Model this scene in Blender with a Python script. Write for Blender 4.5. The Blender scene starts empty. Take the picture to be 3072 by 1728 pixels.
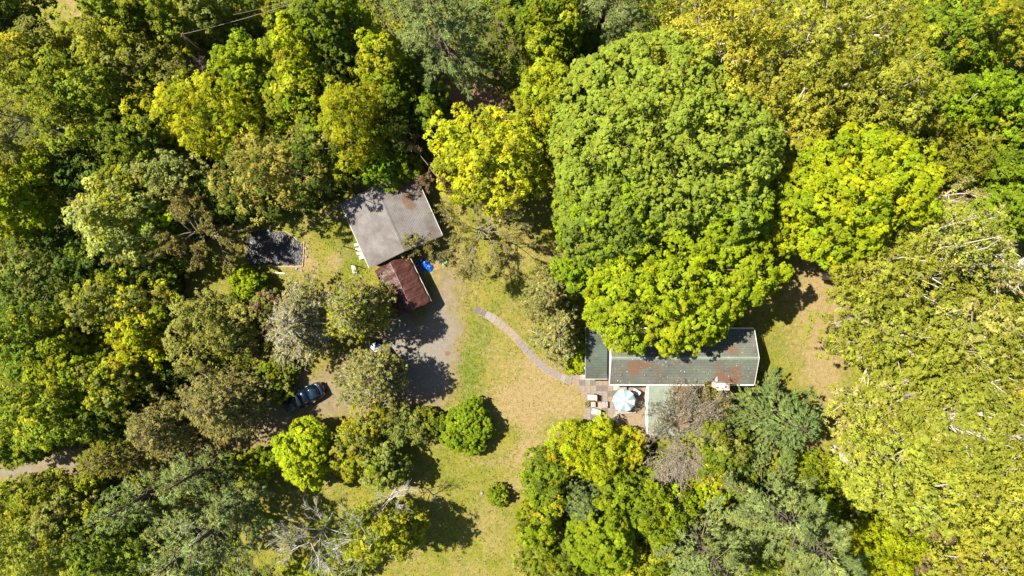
import bpy, bmesh, math, random
import numpy as np
from mathutils import Vector, Matrix, Euler
random.seed(7)
RNG = np.random.default_rng(11)
SC = bpy.context.scene
COL = SC.collection

# ---------------------------------------------------------------- camera, sky, sun, exposure
CAM_H = 75.0            # the drone hovers 75 m above the yard and looks straight down
GS = 0.036              # metres of ground per survey unit
cam_d = bpy.data.cameras.new('camera')
cam_d.sensor_width = 36.0
cam_d.lens = 18.0 / (1536 * GS / CAM_H)
cam_d.clip_start = 0.5
cam_d.clip_end = 5000
cam = bpy.data.objects.new('camera', cam_d)
cam.location = (0, 0, CAM_H)
COL.objects.link(cam)
SC.camera = cam

SUN_AZ = math.radians(18)          # shadows run to the right and a little down
SUN_RATIO = 0.68                   # shadow length per metre of height
sdir = Vector((SUN_RATIO * math.cos(SUN_AZ), -SUN_RATIO * math.sin(SUN_AZ), -1)).normalized()
SUN_EL = math.asin(-sdir.z)
world = bpy.data.worlds.new('World')
SC.world = world
world.use_nodes = True
wn = world.node_tree
bg = wn.nodes['Background']
sky = wn.nodes.new('ShaderNodeTexSky')
sky.sky_type = 'NISHITA'
sky.sun_disc = False
sky.sun_elevation = SUN_EL
sky.sun_rotation = math.atan2(-sdir.x, -sdir.y)
wn.links.new(sky.outputs[0], bg.inputs[0])
bg.inputs[1].default_value = 0.055
sun_d = bpy.data.lights.new('sun', 'SUN')
sun_d.energy = 5.0
sun_d.angle = math.radians(0.5)
sun_d.color = (1.0, 0.93, 0.79)
sun = bpy.data.objects.new('sun', sun_d)
sun.rotation_euler = sdir.to_track_quat('-Z', 'Y').to_euler()
sun.location = (-40, 15, 60)
COL.objects.link(sun)
SC.view_settings.view_transform = 'Standard'
SC.view_settings.look = 'None'
SC.view_settings.gamma = 1.0
SC.view_settings.use_curve_mapping = False
SC.view_settings.exposure = 1.65
SC.cycles.max_bounces = 6
SC.cycles.diffuse_bounces = 3
SC.cycles.transmission_bounces = 4

# ---------------------------------------------------------------- helpers
def at(u, v, z=0.0):
    """survey units -> metres, for a point z metres above the ground"""
    k = GS * (CAM_H - z) / CAM_H
    return Vector(((u - 1536) * k, (864 - v) * k, z))

def tag(o, label=None, cat=None, group=None, kind=None):
    if label: o['label'] = label
    if cat: o['category'] = cat
    if group: o['group'] = group
    if kind: o['kind'] = kind
    return o

def empty(name, loc=(0, 0, 0), rz=0.0):
    o = bpy.data.objects.new(name, None)
    o.empty_display_size = 0.3
    o.location = loc
    o.rotation_euler = (0, 0, rz)
    COL.objects.link(o)
    return o

def link(name, me, mat=None, parent=None, loc=None, rz=None):
    o = bpy.data.objects.new(name, me)
    if mat is not None and len(me.materials) == 0: me.materials.append(mat)
    COL.objects.link(o)
    if parent is not None: o.parent = parent
    if loc is not None: o.location = loc
    if rz is not None: o.rotation_euler = (0, 0, rz)
    return o

def np_mesh(name, V, F, mat=None, tint=None, smooth=False, attrs=None):
    """V (n,3), F (m,k) of one face size; tint (m,3) per face"""
    V = np.ascontiguousarray(V, dtype=np.float32); F = np.ascontiguousarray(F, dtype=np.int32)
    me = bpy.data.meshes.new(name)
    m, k = F.shape
    me.vertices.add(len(V)); me.vertices.foreach_set('co', V.ravel())
    me.loops.add(m * k); me.loops.foreach_set('vertex_index', F.ravel())
    me.polygons.add(m)
    me.polygons.foreach_set('loop_start', np.arange(0, m * k, k, dtype=np.int32))
    if smooth: me.polygons.foreach_set('use_smooth', np.ones(m, dtype=bool))
    else: me.polygons.foreach_set('use_smooth', np.zeros(m, dtype=bool))
    if tint is not None:
        a = me.attributes.new('tint', 'FLOAT_COLOR', 'FACE')
        c = np.ones((m, 4), dtype=np.float32); c[:, :3] = tint
        a.data.foreach_set('color', c.ravel())
    if attrs:
        for nm, arr in attrs.items():
            a = me.attributes.new(nm, 'FLOAT', 'POINT')
            a.data.foreach_set('value', np.ascontiguousarray(arr, dtype=np.float32).ravel())
    if mat is not None: me.materials.append(mat)
    me.update()
    return me

def unit(a):
    return a / np.maximum(np.linalg.norm(a, axis=-1, keepdims=True), 1e-9)

def runit(n, rng=RNG):
    return unit(rng.normal(size=(n, 3)))

def box_me(name, sx, sy, sz, mat, bevel=0.0, z0=True):
    bm = bmesh.new()
    bmesh.ops.create_cube(bm, size=1.0)
    bmesh.ops.scale(bm, vec=(sx, sy, sz), verts=bm.verts)
    if z0: bmesh.ops.translate(bm, vec=(0, 0, sz / 2), verts=bm.verts)
    if bevel > 0:
        bmesh.ops.bevel(bm, geom=bm.edges[:], offset=bevel, segments=1, affect='EDGES')
    me = bpy.data.meshes.new(name); bm.to_mesh(me); bm.free()
    if mat: me.materials.append(mat)
    return me

def box(name, sx, sy, sz, loc, mat, parent=None, rz=0.0, bevel=0.0, z0=True, rot=None):
    o = link(name, box_me(name, sx, sy, sz, mat, bevel, z0), None, parent, loc)
    o.rotation_euler = rot if rot is not None else (0, 0, rz)
    return o

def tubes(P, R, sides=5):
    """P (n,k,3) polylines, R (n,k) radii -> verts, quads"""
    n, k, _ = P.shape
    T = np.empty_like(P)
    T[:, 1:-1] = P[:, 2:] - P[:, :-2]; T[:, 0] = P[:, 1] - P[:, 0]; T[:, -1] = P[:, -1] - P[:, -2]
    T = unit(T)
    ref = np.where(np.abs(T[..., 2:3]) < 0.85, np.array([0, 0, 1.0]), np.array([1.0, 0, 0]))
    A = unit(np.cross(T, ref)); B = np.cross(T, A)
    ang = np.arange(sides) * 2 * math.pi / sides
    V = P[:, :, None, :] + R[:, :, None, None] * (A[:, :, None, :] * np.cos(ang)[None, None, :, None] + B[:, :, None, :] * np.sin(ang)[None, None, :, None])
    base = (np.arange(n) * k * sides)[:, None, None] + (np.arange(k - 1) * sides)[None, :, None]
    i = np.arange(sides)[None, None, :]; j = (np.arange(sides) + 1) % sides; j = j[None, None, :]
    F = np.stack([base + i, base + j, base + sides + j, base + sides + i], axis=-1).reshape(-1, 4)
    return V.reshape(-1, 3), F

def tube_me(name, pts, r, mat, sides=8, smooth=True):
    P = np.array([[tuple(p) for p in pts]], dtype=float)
    R = np.array([r if hasattr(r, '__len__') else [r] * len(pts)], dtype=float)
    V, F = tubes(P, R, sides)
    me = np_mesh(name, V, F, mat, smooth=smooth)
    bm = bmesh.new(); bm.from_mesh(me)
    bm.verts.ensure_lookup_table()
    bm.faces.new([bm.verts[i] for i in reversed(range(sides))])
    nv = len(bm.verts)
    bm.faces.new([bm.verts[i] for i in range(nv - sides, nv)])
    bm.to_mesh(me); bm.free()
    return me

def join_bm(name, parts, mat, smooth=False):
    """parts: list of (verts, faces)"""
    me = bpy.data.meshes.new(name)
    VV, FF = [], []
    for V, F in parts:
        o = len(VV); VV += [tuple(v) for v in V]; FF += [tuple(i + o for i in f) for f in F]
    me.from_pydata(VV, [], FF); me.update()
    if smooth:
        for p in me.polygons: p.use_smooth = True
    if mat: me.materials.append(mat)
    return me

def boxvf(cx, cy, cz, sx, sy, sz):
    x, y, z = sx / 2, sy / 2, sz / 2
    V = [(cx + a * x, cy + b * y, cz + c * z) for a, b, c in ((-1,-1,-1),(1,-1,-1),(1,1,-1),(-1,1,-1),(-1,-1,1),(1,-1,1),(1,1,1),(-1,1,1))]
    return V, [(0,3,2,1),(4,5,6,7),(0,1,5,4),(1,2,6,5),(2,3,7,6),(3,0,4,7)]

def lathe_vf(prof, sides=16, cx=0, cy=0):
    V, F = [], []
    for r, z in prof:
        for i in range(sides):
            a = 2 * math.pi * i / sides
            V.append((cx + r * math.cos(a), cy + r * math.sin(a), z))
    for k in range(len(prof) - 1):
        for i in range(sides):
            j = (i + 1) % sides
            F.append((k * sides + i, k * sides + j, (k + 1) * sides + j, (k + 1) * sides + i))
    return V, F

# value noise on numpy arrays
def vnoise(x, y, seed=0):
    def h(i, j):
        n = (i.astype(np.int64) * 374761393 + j.astype(np.int64) * 668265263 + seed * 1442695041) & 0xffffffff
        n = ((n ^ (n >> 13)) * 1274126177) & 0xffffffff
        return ((n ^ (n >> 16)) & 0xffff) / 65535.0
    xi, yi = np.floor(x), np.floor(y); fx, fy = x - xi, y - yi
    fx = fx * fx * (3 - 2 * fx); fy = fy * fy * (3 - 2 * fy)
    a, b, c, d = h(xi, yi), h(xi + 1, yi), h(xi, yi + 1), h(xi + 1, yi + 1)
    return (a * (1 - fx) + b * fx) * (1 - fy) + (c * (1 - fx) + d * fx) * fy

def fbm(x, y, seed=0, oct=4):
    s, a, t = 0, 1.0, 0
    for o in range(oct):
        s = s + a * vnoise(x * 2 ** o, y * 2 ** o, seed + o); t += a; a *= 0.55
    return s / t

# ---------------------------------------------------------------- materials
def new_mat(name):
    m = bpy.data.materials.new(name); m.use_nodes = True
    nt = m.node_tree; b = nt.nodes['Principled BSDF']
    return m, nt, b

def node(nt, t, **kw):
    n = nt.nodes.new(t)
    for k, v in kw.items(): setattr(n, k, v)
    return n

def noise(nt, scale, detail=4, rough=0.6, vec=None, dist=0.0):
    n = node(nt, 'ShaderNodeTexNoise')
    n.inputs['Scale'].default_value = scale; n.inputs['Detail'].default_value = detail
    n.inputs['Roughness'].default_value = rough; n.inputs['Distortion'].default_value = dist
    if vec is None:
        vec = node(nt, 'ShaderNodeTexCoord').outputs['Object']
    nt.links.new(vec, n.inputs['Vector'])
    return n.outputs['Fac']

def ramp(nt, fac, stops):
    r = node(nt, 'ShaderNodeValToRGB')
    el = r.color_ramp.elements
    while len(el) > 1: el.remove(el[-1])
    el[0].position = stops[0][0]; el[0].color = (*stops[0][1], 1) if len(stops[0][1]) == 3 else stops[0][1]
    for p, c in stops[1:]:
        e = el.new(p); e.color = (*c, 1) if len(c) == 3 else c
    nt.links.new(fac, r.inputs['Fac'])
    return r.outputs['Color']

def mix(nt, fac, a, b, mode='MIX'):
    m = node(nt, 'ShaderNodeMix', data_type='RGBA', blend_type=mode)
    for sock, val in ((m.inputs[0], fac), (m.inputs[6], a), (m.inputs[7], b)):
        if isinstance(val, (int, float)): sock.default_value = val
        elif isinstance(val, tuple): sock.default_value = (*val, 1)
        else: nt.links.new(val, sock)
    return m.outputs[2]

def math_n(nt, op, a, b=None, clamp=False):
    m = node(nt, 'ShaderNodeMath', operation=op, use_clamp=clamp)
    for s, v in ((m.inputs[0], a), (m.inputs[1], b)):
        if v is None: continue
        if isinstance(v, (int, float)): s.default_value = v
        else: nt.links.new(v, s)
    return m.outputs[0]

def attr(nt, name, out='Fac'):
    a = node(nt, 'ShaderNodeAttribute'); a.attribute_name = name
    return a.outputs[out]

def bump(nt, b, h, strength=0.4, dist=0.05):
    bp = node(nt, 'ShaderNodeBump')
    bp.inputs['Strength'].default_value = strength; bp.inputs['Distance'].default_value = dist
    nt.links.new(h, bp.inputs['Height']); nt.links.new(bp.outputs[0], b.inputs['Normal'])

def plain(name, col, rough=0.6, metal=0.0, var=0.18, scale=6.0, spec=0.4, bumpy=0.0):
    """one colour with uneven wear"""
    m, nt, b = new_mat(name)
    f = noise(nt, scale, 5, 0.65)
    c = ramp(nt, f, [(0.25, tuple(x * (1 - var) for x in col)), (0.75, tuple(min(1, x * (1 + var)) for x in col))])
    nt.links.new(c, b.inputs['Base Color'])
    b.inputs['Roughness'].default_value = rough; b.inputs['Metallic'].default_value = metal
    b.inputs['Specular IOR Level'].default_value = spec
    if bumpy: bump(nt, b, noise(nt, scale * 8, 3), bumpy, 0.01)
    return m

def foliage_mat(name, trans=0.40, rough=0.6, spec=0.10):
    m, nt, b = new_mat(name)
    c = attr(nt, 'tint', 'Color')
    nt.links.new(c, b.inputs['Base Color'])
    b.inputs['Roughness'].default_value = rough; b.inputs['Specular IOR Level'].default_value = spec
    t = node(nt, 'ShaderNodeBsdfTranslucent')
    nt.links.new(mix(nt, 1.0, c, (1.1, 1.3, 0.5), 'MULTIPLY'), t.inputs['Color'])
    ms = node(nt, 'ShaderNodeMixShader'); ms.inputs[0].default_value = trans
    nt.links.new(b.outputs[0], ms.inputs[1]); nt.links.new(t.outputs[0], ms.inputs[2])
    nt.links.new(ms.outputs[0], nt.nodes['Material Output'].inputs['Surface'])
    return m

def bark_mat(name, lo, hi, scale=3.0):
    m, nt, b = new_mat(name)
    f = noise(nt, scale, 6, 0.7, dist=0.4)
    nt.links.new(ramp(nt, f, [(0.3, lo), (0.7, hi)]), b.inputs['Base Color'])
    b.inputs['Roughness'].default_value = 0.9; b.inputs['Specular IOR Level'].default_value = 0.1
    bump(nt, b, noise(nt, scale * 7, 4), 0.6, 0.03)
    return m

M = {}
M['leaf'] = foliage_mat('broadleaf_foliage')
M['needle'] = foliage_mat('needle_foliage', 0.22, 0.6, 0.08)
M['bark'] = bark_mat('brown_bark', (0.06, 0.045, 0.035), (0.16, 0.125, 0.095))
M['bark_pale'] = bark_mat('pale_bark', (0.22, 0.185, 0.15), (0.48, 0.42, 0.36))
M['bark_grey'] = bark_mat('grey_bark', (0.11, 0.09, 0.075), (0.27, 0.23, 0.195))
M['bark_dead'] = bark_mat('bleached_wood', (0.24, 0.225, 0.215), (0.48, 0.45, 0.43))
M['bark_red'] = bark_mat('reddish_twigs', (0.10, 0.065, 0.045), (0.24, 0.165, 0.12))

# ---------------------------------------------------------------- the setting: ground, lawn, driveway
def poly_m(pts):
    return np.array([[(u - 1536) * GS, (864 - v) * GS] for u, v in pts])

def sdist(X, Y, poly):
    """signed distance to a polygon, positive inside"""
    d = np.full(X.shape, 1e9); ins = np.zeros(X.shape, dtype=bool)
    n = len(poly)
    for i in range(n):
        ax, ay = poly[i]; bx, by = poly[(i + 1) % n]
        ex, ey = bx - ax, by - ay
        t = np.clip(((X - ax) * ex + (Y - ay) * ey) / (ex * ex + ey * ey + 1e-12), 0, 1)
        d = np.minimum(d, np.hypot(X - ax - t * ex, Y - ay - t * ey))
        c = ((ay > Y) != (by > Y)) & (X < (bx - ax) * (Y - ay) / (by - ay + 1e-12) + ax)
        ins ^= c
    return np.where(ins, d, -d)

def patches(X, Y, lst):
    """soft blobs (u, v, ru, rv, weight)"""
    s = np.zeros(X.shape)
    for u, v, ru, rv, w in lst:
        cx, cy = (u - 1536) * GS, (864 - v) * GS
        q = ((X - cx) / (ru * GS)) ** 2 + ((Y - cy) / (rv * GS)) ** 2
        s = s + w * np.exp(-q)
    return s

def sheet(name, field, cell, bounds, z, mat, attr_fns, rough=0.0):
    """a ragged-edged sheet: every cell whose field is positive"""
    x0, x1, y0, y1 = bounds
    nx, ny = int((x1 - x0) / cell), int((y1 - y0) / cell)
    gx = x0 + np.arange(nx + 1) * cell; gy = y0 + np.arange(ny + 1) * cell
    X, Y = np.meshgrid(gx, gy)
    jx = (vnoise(X * 7.3, Y * 7.3, 5) - 0.5) * cell * 0.7; jy = (vnoise(X * 7.3, Y * 7.3, 6) - 0.5) * cell * 0.7
    X = X + jx; Y = Y + jy
    f = field(X, Y)
    fc = (f[:-1, :-1] + f[1:, :-1] + f[:-1, 1:] + f[1:, 1:]) / 4
    keep = np.argwhere(fc > 0)
    i, j = keep[:, 0], keep[:, 1]
    w = nx + 1
    F = np.stack([i * w + j, i * w + j + 1, (i + 1) * w + j + 1, (i + 1) * w + j], axis=1)
    used, inv = np.unique(F, return_inverse=True)
    F = inv.reshape(F.shape)
    Xs, Ys = X.ravel()[used], Y.ravel()[used]
    Z = np.full(Xs.shape, z) + rough * fbm(Xs * 2, Ys * 2, 3)
    me = np_mesh(name, np.stack([Xs, Ys, Z], 1), F, mat, attrs={k: fn(Xs, Ys) for k, fn in attr_fns.items()})
    o = link(name, me); tag(o, kind='structure')
    return o

# forest floor, one sheet to the horizon
def floor_mat():
    m, nt, b = new_mat('forest_floor')
    lit = attr(nt, 'litter')
    f1 = noise(nt, 0.9, 6, 0.7); f2 = noise(nt, 14, 5, 0.75)
    green = ramp(nt, f1, [(0.3, (0.030, 0.036, 0.010)), (0.55, (0.052, 0.070, 0.012)), (0.8, (0.085, 0.080, 0.026))])
    brown = ramp(nt, f2, [(0.25, (0.09, 0.052, 0.036)), (0.5, (0.21, 0.118, 0.078)), (0.78, (0.36, 0.22, 0.155))])
    k = math_n(nt, 'ADD', lit, math_n(nt, 'MULTIPLY', math_n(nt, 'SUBTRACT', f2, 0.5), 1.2))
    k = math_n(nt, 'MULTIPLY', k, 1.0, True)
    nt.links.new(mix(nt, k, green, brown), b.inputs['Base Color'])
    b.inputs['Roughness'].default_value = 0.95; b.inputs['Specular IOR Level'].default_value = 0.1
    bump(nt, b, f2, 0.9, 0.12)
    return m
LITTER = [(1400, 310, 95, 55, 1.4), (1370, 270, 60, 50, .9), (2545, 1385, 70, 30, 1.5), (2740, 600, 60, 90, 1.2), (2890, 420, 60, 60, .5),
          (2630, 1290, 60, 30, .9), (2860, 590, 70, 50, .8), (780, 110, 70, 60, .4), (1560, 60, 60, 60, .5), (2950, 40, 60, 60, .5), (2780, 1660, 90, 60, .6),
          (1660, 1380, 30, 50, 1.0), (2110, 1450, 60, 60, .7), (200, 950, 40, 60, .6), (250, 1440, 80, 30, .8), (330, 620, 50, 50, .4)]
def fl_litter(x, y):
    return patches(x, y, LITTER) + 0.12 + 0.35 * (fbm(x * .25, y * .25, 44) - 0.5)
gx = np.concatenate([[-900, -300, -120], np.arange(-80, 80.01, 0.8), [120, 300, 900]])
gy = np.concatenate([[-900, -300, -100], np.arange(-52, 52.01, 0.8), [100, 300, 900]])
X, Y = np.meshgrid(gx, gy)
Zg = np.where((np.abs(X) < 80) & (np.abs(Y) < 52), -0.02 - 0.10 * fbm(X * .5, Y * .5, 8), -0.1)
w = len(gx); ii, jj = np.meshgrid(np.arange(len(gy) - 1), np.arange(w - 1), indexing='ij')
ii, jj = ii.ravel(), jj.ravel()
F = np.stack([ii * w + jj, ii * w + jj + 1, (ii + 1) * w + jj + 1, (ii + 1) * w + jj], 1)
ground = link('ground', np_mesh('ground', np.stack([X.ravel(), Y.ravel(), Zg.ravel()], 1), F, floor_mat(), smooth=True,
              attrs={'litter': fl_litter(X.ravel(), Y.ravel())}))
tag(ground, kind='structure')

# lawn
YARD = poly_m([(545, 770), (560, 900), (880, 880), (800, 1050), (700, 1180), (640, 1290), (700, 1400), (680, 1560), (780, 1700), (960, 1800),
               (1575, 1800), (1590, 1600), (1640, 1420), (1700, 1320), (1960, 1330), (2100, 1380), (2430, 1385), (2560, 1345), (2690, 1270), (2660, 1120),
               (2640, 940), (2560, 830), (2520, 740), (2380, 640), (1740, 560), (1690, 420), (1600, 470), (1330, 520), (1100, 540), (930, 640), (740, 640), (690, 700)])
CORNER = poly_m([(60, -60), (300, -60), (300, 45), (230, 62), (215, 110), (60, 130)])
def lawn_field(x, y):
    return np.maximum(sdist(x, y, YARD), sdist(x, y, CORNER)) + 2.2 * (fbm(x * .8, y * .8, 2) - 0.5) + 0.5 * (vnoise(x * 6, y * 6, 9) - .5)
TAN = [(1560, 1190, 110, 60, 1.1), (1680, 1210, 70, 60, .9), (1590, 1370, 35, 110, 1.2), (1545, 1460, 60, 40, .6), (1620, 1110, 60, 40, .5), (1590, 1090, 120, 40, .5),
       (1345, 840, 45, 120, 1.0), (1310, 800, 60, 30, .9), (1450, 560, 40, 30, .4), (2450, 900, 70, 170, 1.1), (2480, 1080, 45, 140, .9), (1690, 770, 40, 50, .5),
       (1005, 785, 18, 22, 1.0), (1420, 1330, 20, 50, .3), (1480, 1580, 60, 90, .35), (900, 790, 50, 20, .9), (915, 760, 12, 40, 1.0), (250, 20, 60, 40, 1.0),
       (1560, 800, 50, 40, .35), (1470, 1390, 60, 15, .4), (1100, 1650, 60, 60, .6), (2420, 1330, 60, 30, .6), (1050, 1230, 200, 20, .9), (1180, 1240, 120, 20, .8)]
GREEN = [(1440, 1010, 45, 60, 1.0), (1400, 1100, 40, 60, 1.0), (1500, 930, 70, 40, .5), (1420, 1180, 40, 40, .8), (1300, 860, 22, 35, 1.2), (1060, 760, 40, 70, .9),
         (940, 670, 90, 40, .8), (1660, 1250, 35, 50, .6), (1720, 1120, 60, 25, .6), (1440, 1110, 20, 20, .6), (620, 840, 50, 60, .3), (900, 1130, 50, 40, .9), (860, 1440, 60, 50, .4),
         (2350, 1040, 60, 40, .5), (1000, 1560, 90, 60, .5), (1370, 1420, 60, 60, .4), (1560, 1310, 20, 30, .4)]
def lawn_mat():
    m, nt, b = new_mat('mown_grass')
    dry, grn = attr(nt, 'dry'), attr(nt, 'lush')
    f1 = noise(nt, 0.45, 6, 0.7); f2 = noise(nt, 6, 6, 0.85); f3 = noise(nt, 2.2, 6, 0.78)
    yel = ramp(nt, f3, [(0.3, (0.108, 0.108, 0.011)), (0.7, (0.172, 0.153, 0.024))])
    grn_c = ramp(nt, f3, [(0.3, (0.052, 0.082, 0.006)), (0.7, (0.098, 0.122, 0.010))])
    tan = ramp(nt, f3, [(0.28, (0.145, 0.108, 0.040)), (0.72, (0.240, 0.178, 0.092))])
    kg = math_n(nt, 'ADD', math_n(nt, 'MULTIPLY', grn, 0.9), math_n(nt, 'MULTIPLY', math_n(nt, 'SUBTRACT', f1, 0.44), 3.4))
    kg = math_n(nt, 'ADD', kg, math_n(nt, 'MULTIPLY', math_n(nt, 'SUBTRACT', f2, 0.5), 1.2), True)
    c = mix(nt, kg, yel, grn_c)
    kt = math_n(nt, 'ADD', dry, math_n(nt, 'MULTIPLY', math_n(nt, 'SUBTRACT', f3, 0.48), 2.2))
    kt = math_n(nt, 'ADD', kt, math_n(nt, 'MULTIPLY', math_n(nt, 'SUBTRACT', f2, 0.5), 2.2), True)
    c = mix(nt, kt, c, tan)
    v = ramp(nt, noise(nt, 8, 6, 0.9), [(0.3, (0.55, 0.57, 0.5)), (0.7, (1.38, 1.36, 1.4))])
    nt.links.new(mix(nt, 1.0, c, v, 'MULTIPLY'), b.inputs['Base Color'])
    b.inputs['Roughness'].default_value = 0.9; b.inputs['Specular IOR Level'].default_value = 0.12
    bump(nt, b, f2, 0.8, 0.08)
    return m
def dry_fn(x, y):
    return np.clip(patches(x, y, TAN) + 1.1 * (fbm(x * .5, y * .5, 71) - 0.40), -0.3, 1)
def lush_fn(x, y):
    return np.clip(patches(x, y, GREEN), 0, 1.2)
lawn = sheet('lawn', lawn_field, 0.26, (-56, 56, -34, 34), 0.0, lawn_mat(), {'dry': dry_fn, 'lush': lush_fn}, 0.02)

# driveway and parking area
DRIVE = poly_m([(-200, 1372), (0, 1372), (130, 1345), (300, 1340), (450, 1335), (620, 1305), (760, 1245), (830, 1180), (900, 1120), (985, 1095), (1020, 1060), (1100, 1000), (1180, 930),
                (1270, 940), (1290, 860), (1305, 800), (1350, 780), (1395, 820), (1398, 880), (1385, 930), (1402, 1000), (1378, 1080), (1370, 1190), (1300, 1228),
                (1160, 1235), (1040, 1250), (960, 1262), (850, 1315), (700, 1365), (480, 1400), (280, 1425), (120, 1440), (0, 1460), (-200, 1470)])
def drive_field(x, y):
    return sdist(x, y, DRIVE) + 2.0 * (fbm(x * .9, y * .9, 21) - 0.5) + 1.5 * (vnoise(x * 4.3, y * 4.3, 23) - .5) + .6 * (vnoise(x * 9, y * 9, 29) - .5)
GRAVEL = [(1265, 1000, 110, 110, 1.3), (1300, 1130, 80, 60, 1.1), (1220, 1070, 90, 90, 1.0), (1385, 950, 10, 12, 1.2), (1396, 1020, 9, 9, 1.2), (1385, 905, 9, 12, 1.0), (200, 1390, 160, 40, .5), (0, 1420, 80, 30, 1.0), (1270, 965, 50, 30, 1.4)]
def drive_mat():
    m, nt, b = new_mat('gravel_and_dirt')
    g = attr(nt, 'gravel')
    f2 = noise(nt, 7, 6, 0.85); f3 = noise(nt, 1.3, 6, 0.75); f4 = noise(nt, 9, 6, 0.95)
    dirt = ramp(nt, f3, [(0.25, (0.098, 0.074, 0.042)), (0.5, (0.142, 0.110, 0.070)), (0.75, (0.190, 0.150, 0.104))])
    grav = ramp(nt, f2, [(0.25, (0.088, 0.078, 0.066)), (0.5, (0.142, 0.126, 0.108)), (0.75, (0.210, 0.190, 0.166))])
    k = math_n(nt, 'ADD', math_n(nt, 'MULTIPLY', g, 0.8), math_n(nt, 'MULTIPLY', math_n(nt, 'SUBTRACT', f3, 0.5), 1.2), True)
    c = mix(nt, k, dirt, grav)
    ed = attr(nt, 'edge')
    ke = math_n(nt, 'ADD', ed, math_n(nt, 'MULTIPLY', math_n(nt, 'SUBTRACT', f2, 0.5), 2.4), True)
    c = mix(nt, ke, c, ramp(nt, f3, [(0.3, (0.094, 0.090, 0.018)), (0.7, (0.180, 0.137, 0.054))]))
    v = ramp(nt, f4, [(0.3, (0.6, 0.6, 0.6)), (0.7, (1.35, 1.35, 1.35))])
    nt.links.new(mix(nt, 1.0, c, v, 'MULTIPLY'), b.inputs['Base Color'])
    b.inputs['Roughness'].default_value = 0.92; b.inputs['Specular IOR Level'].default_value = 0.15
    bump(nt, b, f2, 0.7, 0.05)
    return m
drive = sheet('driveway', drive_field, 0.14, (-64, 0, -24, 8), 0.026, drive_mat(),
              {'gravel': lambda x, y: patches(x, y, GRAVEL), 'edge': lambda x, y: np.clip(0.95 - drive_field(x, y) * .62, 0, 1)}, 0.008)

# ---------------------------------------------------------------- trees
PAL = {
 'maple': (.152, .208, .024), 'mapleb': (.190, .255, .008), 'lime': (.218, .262, .006), 'limey': (.262, .276, .010),
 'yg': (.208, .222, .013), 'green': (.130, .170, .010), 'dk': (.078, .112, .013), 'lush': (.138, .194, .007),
 'oak': (.232, .242, .026), 'oakp': (.275, .258, .065), 'pine': (.142, .176, .052), 'pineb': (.110, .150, .045),
 'spruce': (.112, .160, .042), 'cedar': (.198, .194, .056), 'cedarg': (.240, .226, .122), 'cedaro': (.180, .160, .045), 'hem': (.152, .150, .020),
 'olive': (.168, .176, .032), 'brown': (.160, .112, .062), 'grey': (.23, .205, .14), 'pale': (.215, .218, .046), 'bud': (.215, .200, .045),
}

def kites(C, N, S, asp, tint, rng, D=None, fold=0.0):
    """one pointed three-cornered leaf per centre"""
    n = len(C)
    if D is None: D = runit(n, rng)
    D = unit(D - N * np.sum(D * N, 1, keepdims=True)); T = np.cross(N, D)
    S = (S * 1.12)[:, None]
    V = np.empty((n, 3, 3), dtype=np.float32)
    V[:, 0] = C - D * S * 0.42 - T * S * asp * 0.62
    V[:, 1] = C - D * S * 0.42 + T * S * asp * 0.62
    V[:, 2] = C + D * S * 0.72
    F = np.arange(n * 3, dtype=np.int32).reshape(n, 3)
    return V.reshape(-1, 3), F, tint

def vary(base, n, rng, lum=0.18, hue=0.12):
    l = 1 + rng.normal(size=(n, 1)) * lum
    h = rng.normal(size=(n, 1)) * hue
    h = np.where(h < 0, h * .35, h)
    c = np.array(base)[None, :] * np.clip(l, .4, 1.8)
    c = c * np.concatenate([1 + h * 1.2, 1 + h * 0.25, 1 - h * 0.8], 1)
    return np.clip(c, 0.002, 0.6)

KINDS = {  # lobe radius, lobe factor, clumps, leaves, leaf size, radial scatter lo..hi, drop, aspect
 'dome': dict(lr=.66, lf=1.2, nc=8, nl=13, ls=.19, lo=.955, hi=1.02, drop=.0, asp=.75, lum=.10, hue=.06),
 'maple': dict(lr=.86, lf=1.35, nc=9, nl=16, ls=.21, lo=.86, hi=1.06, drop=.01, asp=.75, lum=.12, hue=.07),
 'round': dict(lr=.50, lf=1.5, nc=9, nl=14, ls=.15, lo=.86, hi=1.08, drop=.0, asp=.6, lum=.16, hue=.09),
 'leafy': dict(lr=.86, lf=1.4, nc=9, nl=13, ls=.225, lo=.66, hi=1.18, drop=.02, asp=.55, lum=.19, hue=.12),
 'oak': dict(lr=.85, lf=1.5, nc=8, nl=13, ls=.20, lo=.52, hi=1.20, drop=.16, asp=.5, lum=.16, hue=.05),
 'bush': dict(lr=.66, lf=1.5, nc=9, nl=13, ls=.19, lo=.62, hi=1.18, drop=.04, asp=.55, lum=.20, hue=.13),
 'feather': dict(lr=.78, lf=1.5, nc=10, nl=15, ls=.19, lo=.62, hi=1.18, drop=.02, asp=.4, lum=.17, hue=.10),
}

def limb_paths(start, ends, k, sag, rng):
    n = len(ends); t = np.linspace(0, 1, k)[None, :, None]
    S = start if start.ndim == 2 else np.repeat(start[None], n, 0)
    P = S[:, None] * (1 - t) + ends[:, None] * t
    L = np.linalg.norm(ends - S, axis=1)[:, None, None]
    P = P + np.sin(t * math.pi) * L * (np.array([0, 0, 1.0]) * sag + rng.normal(size=(n, 1, 3)) * 0.07)
    return P

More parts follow.
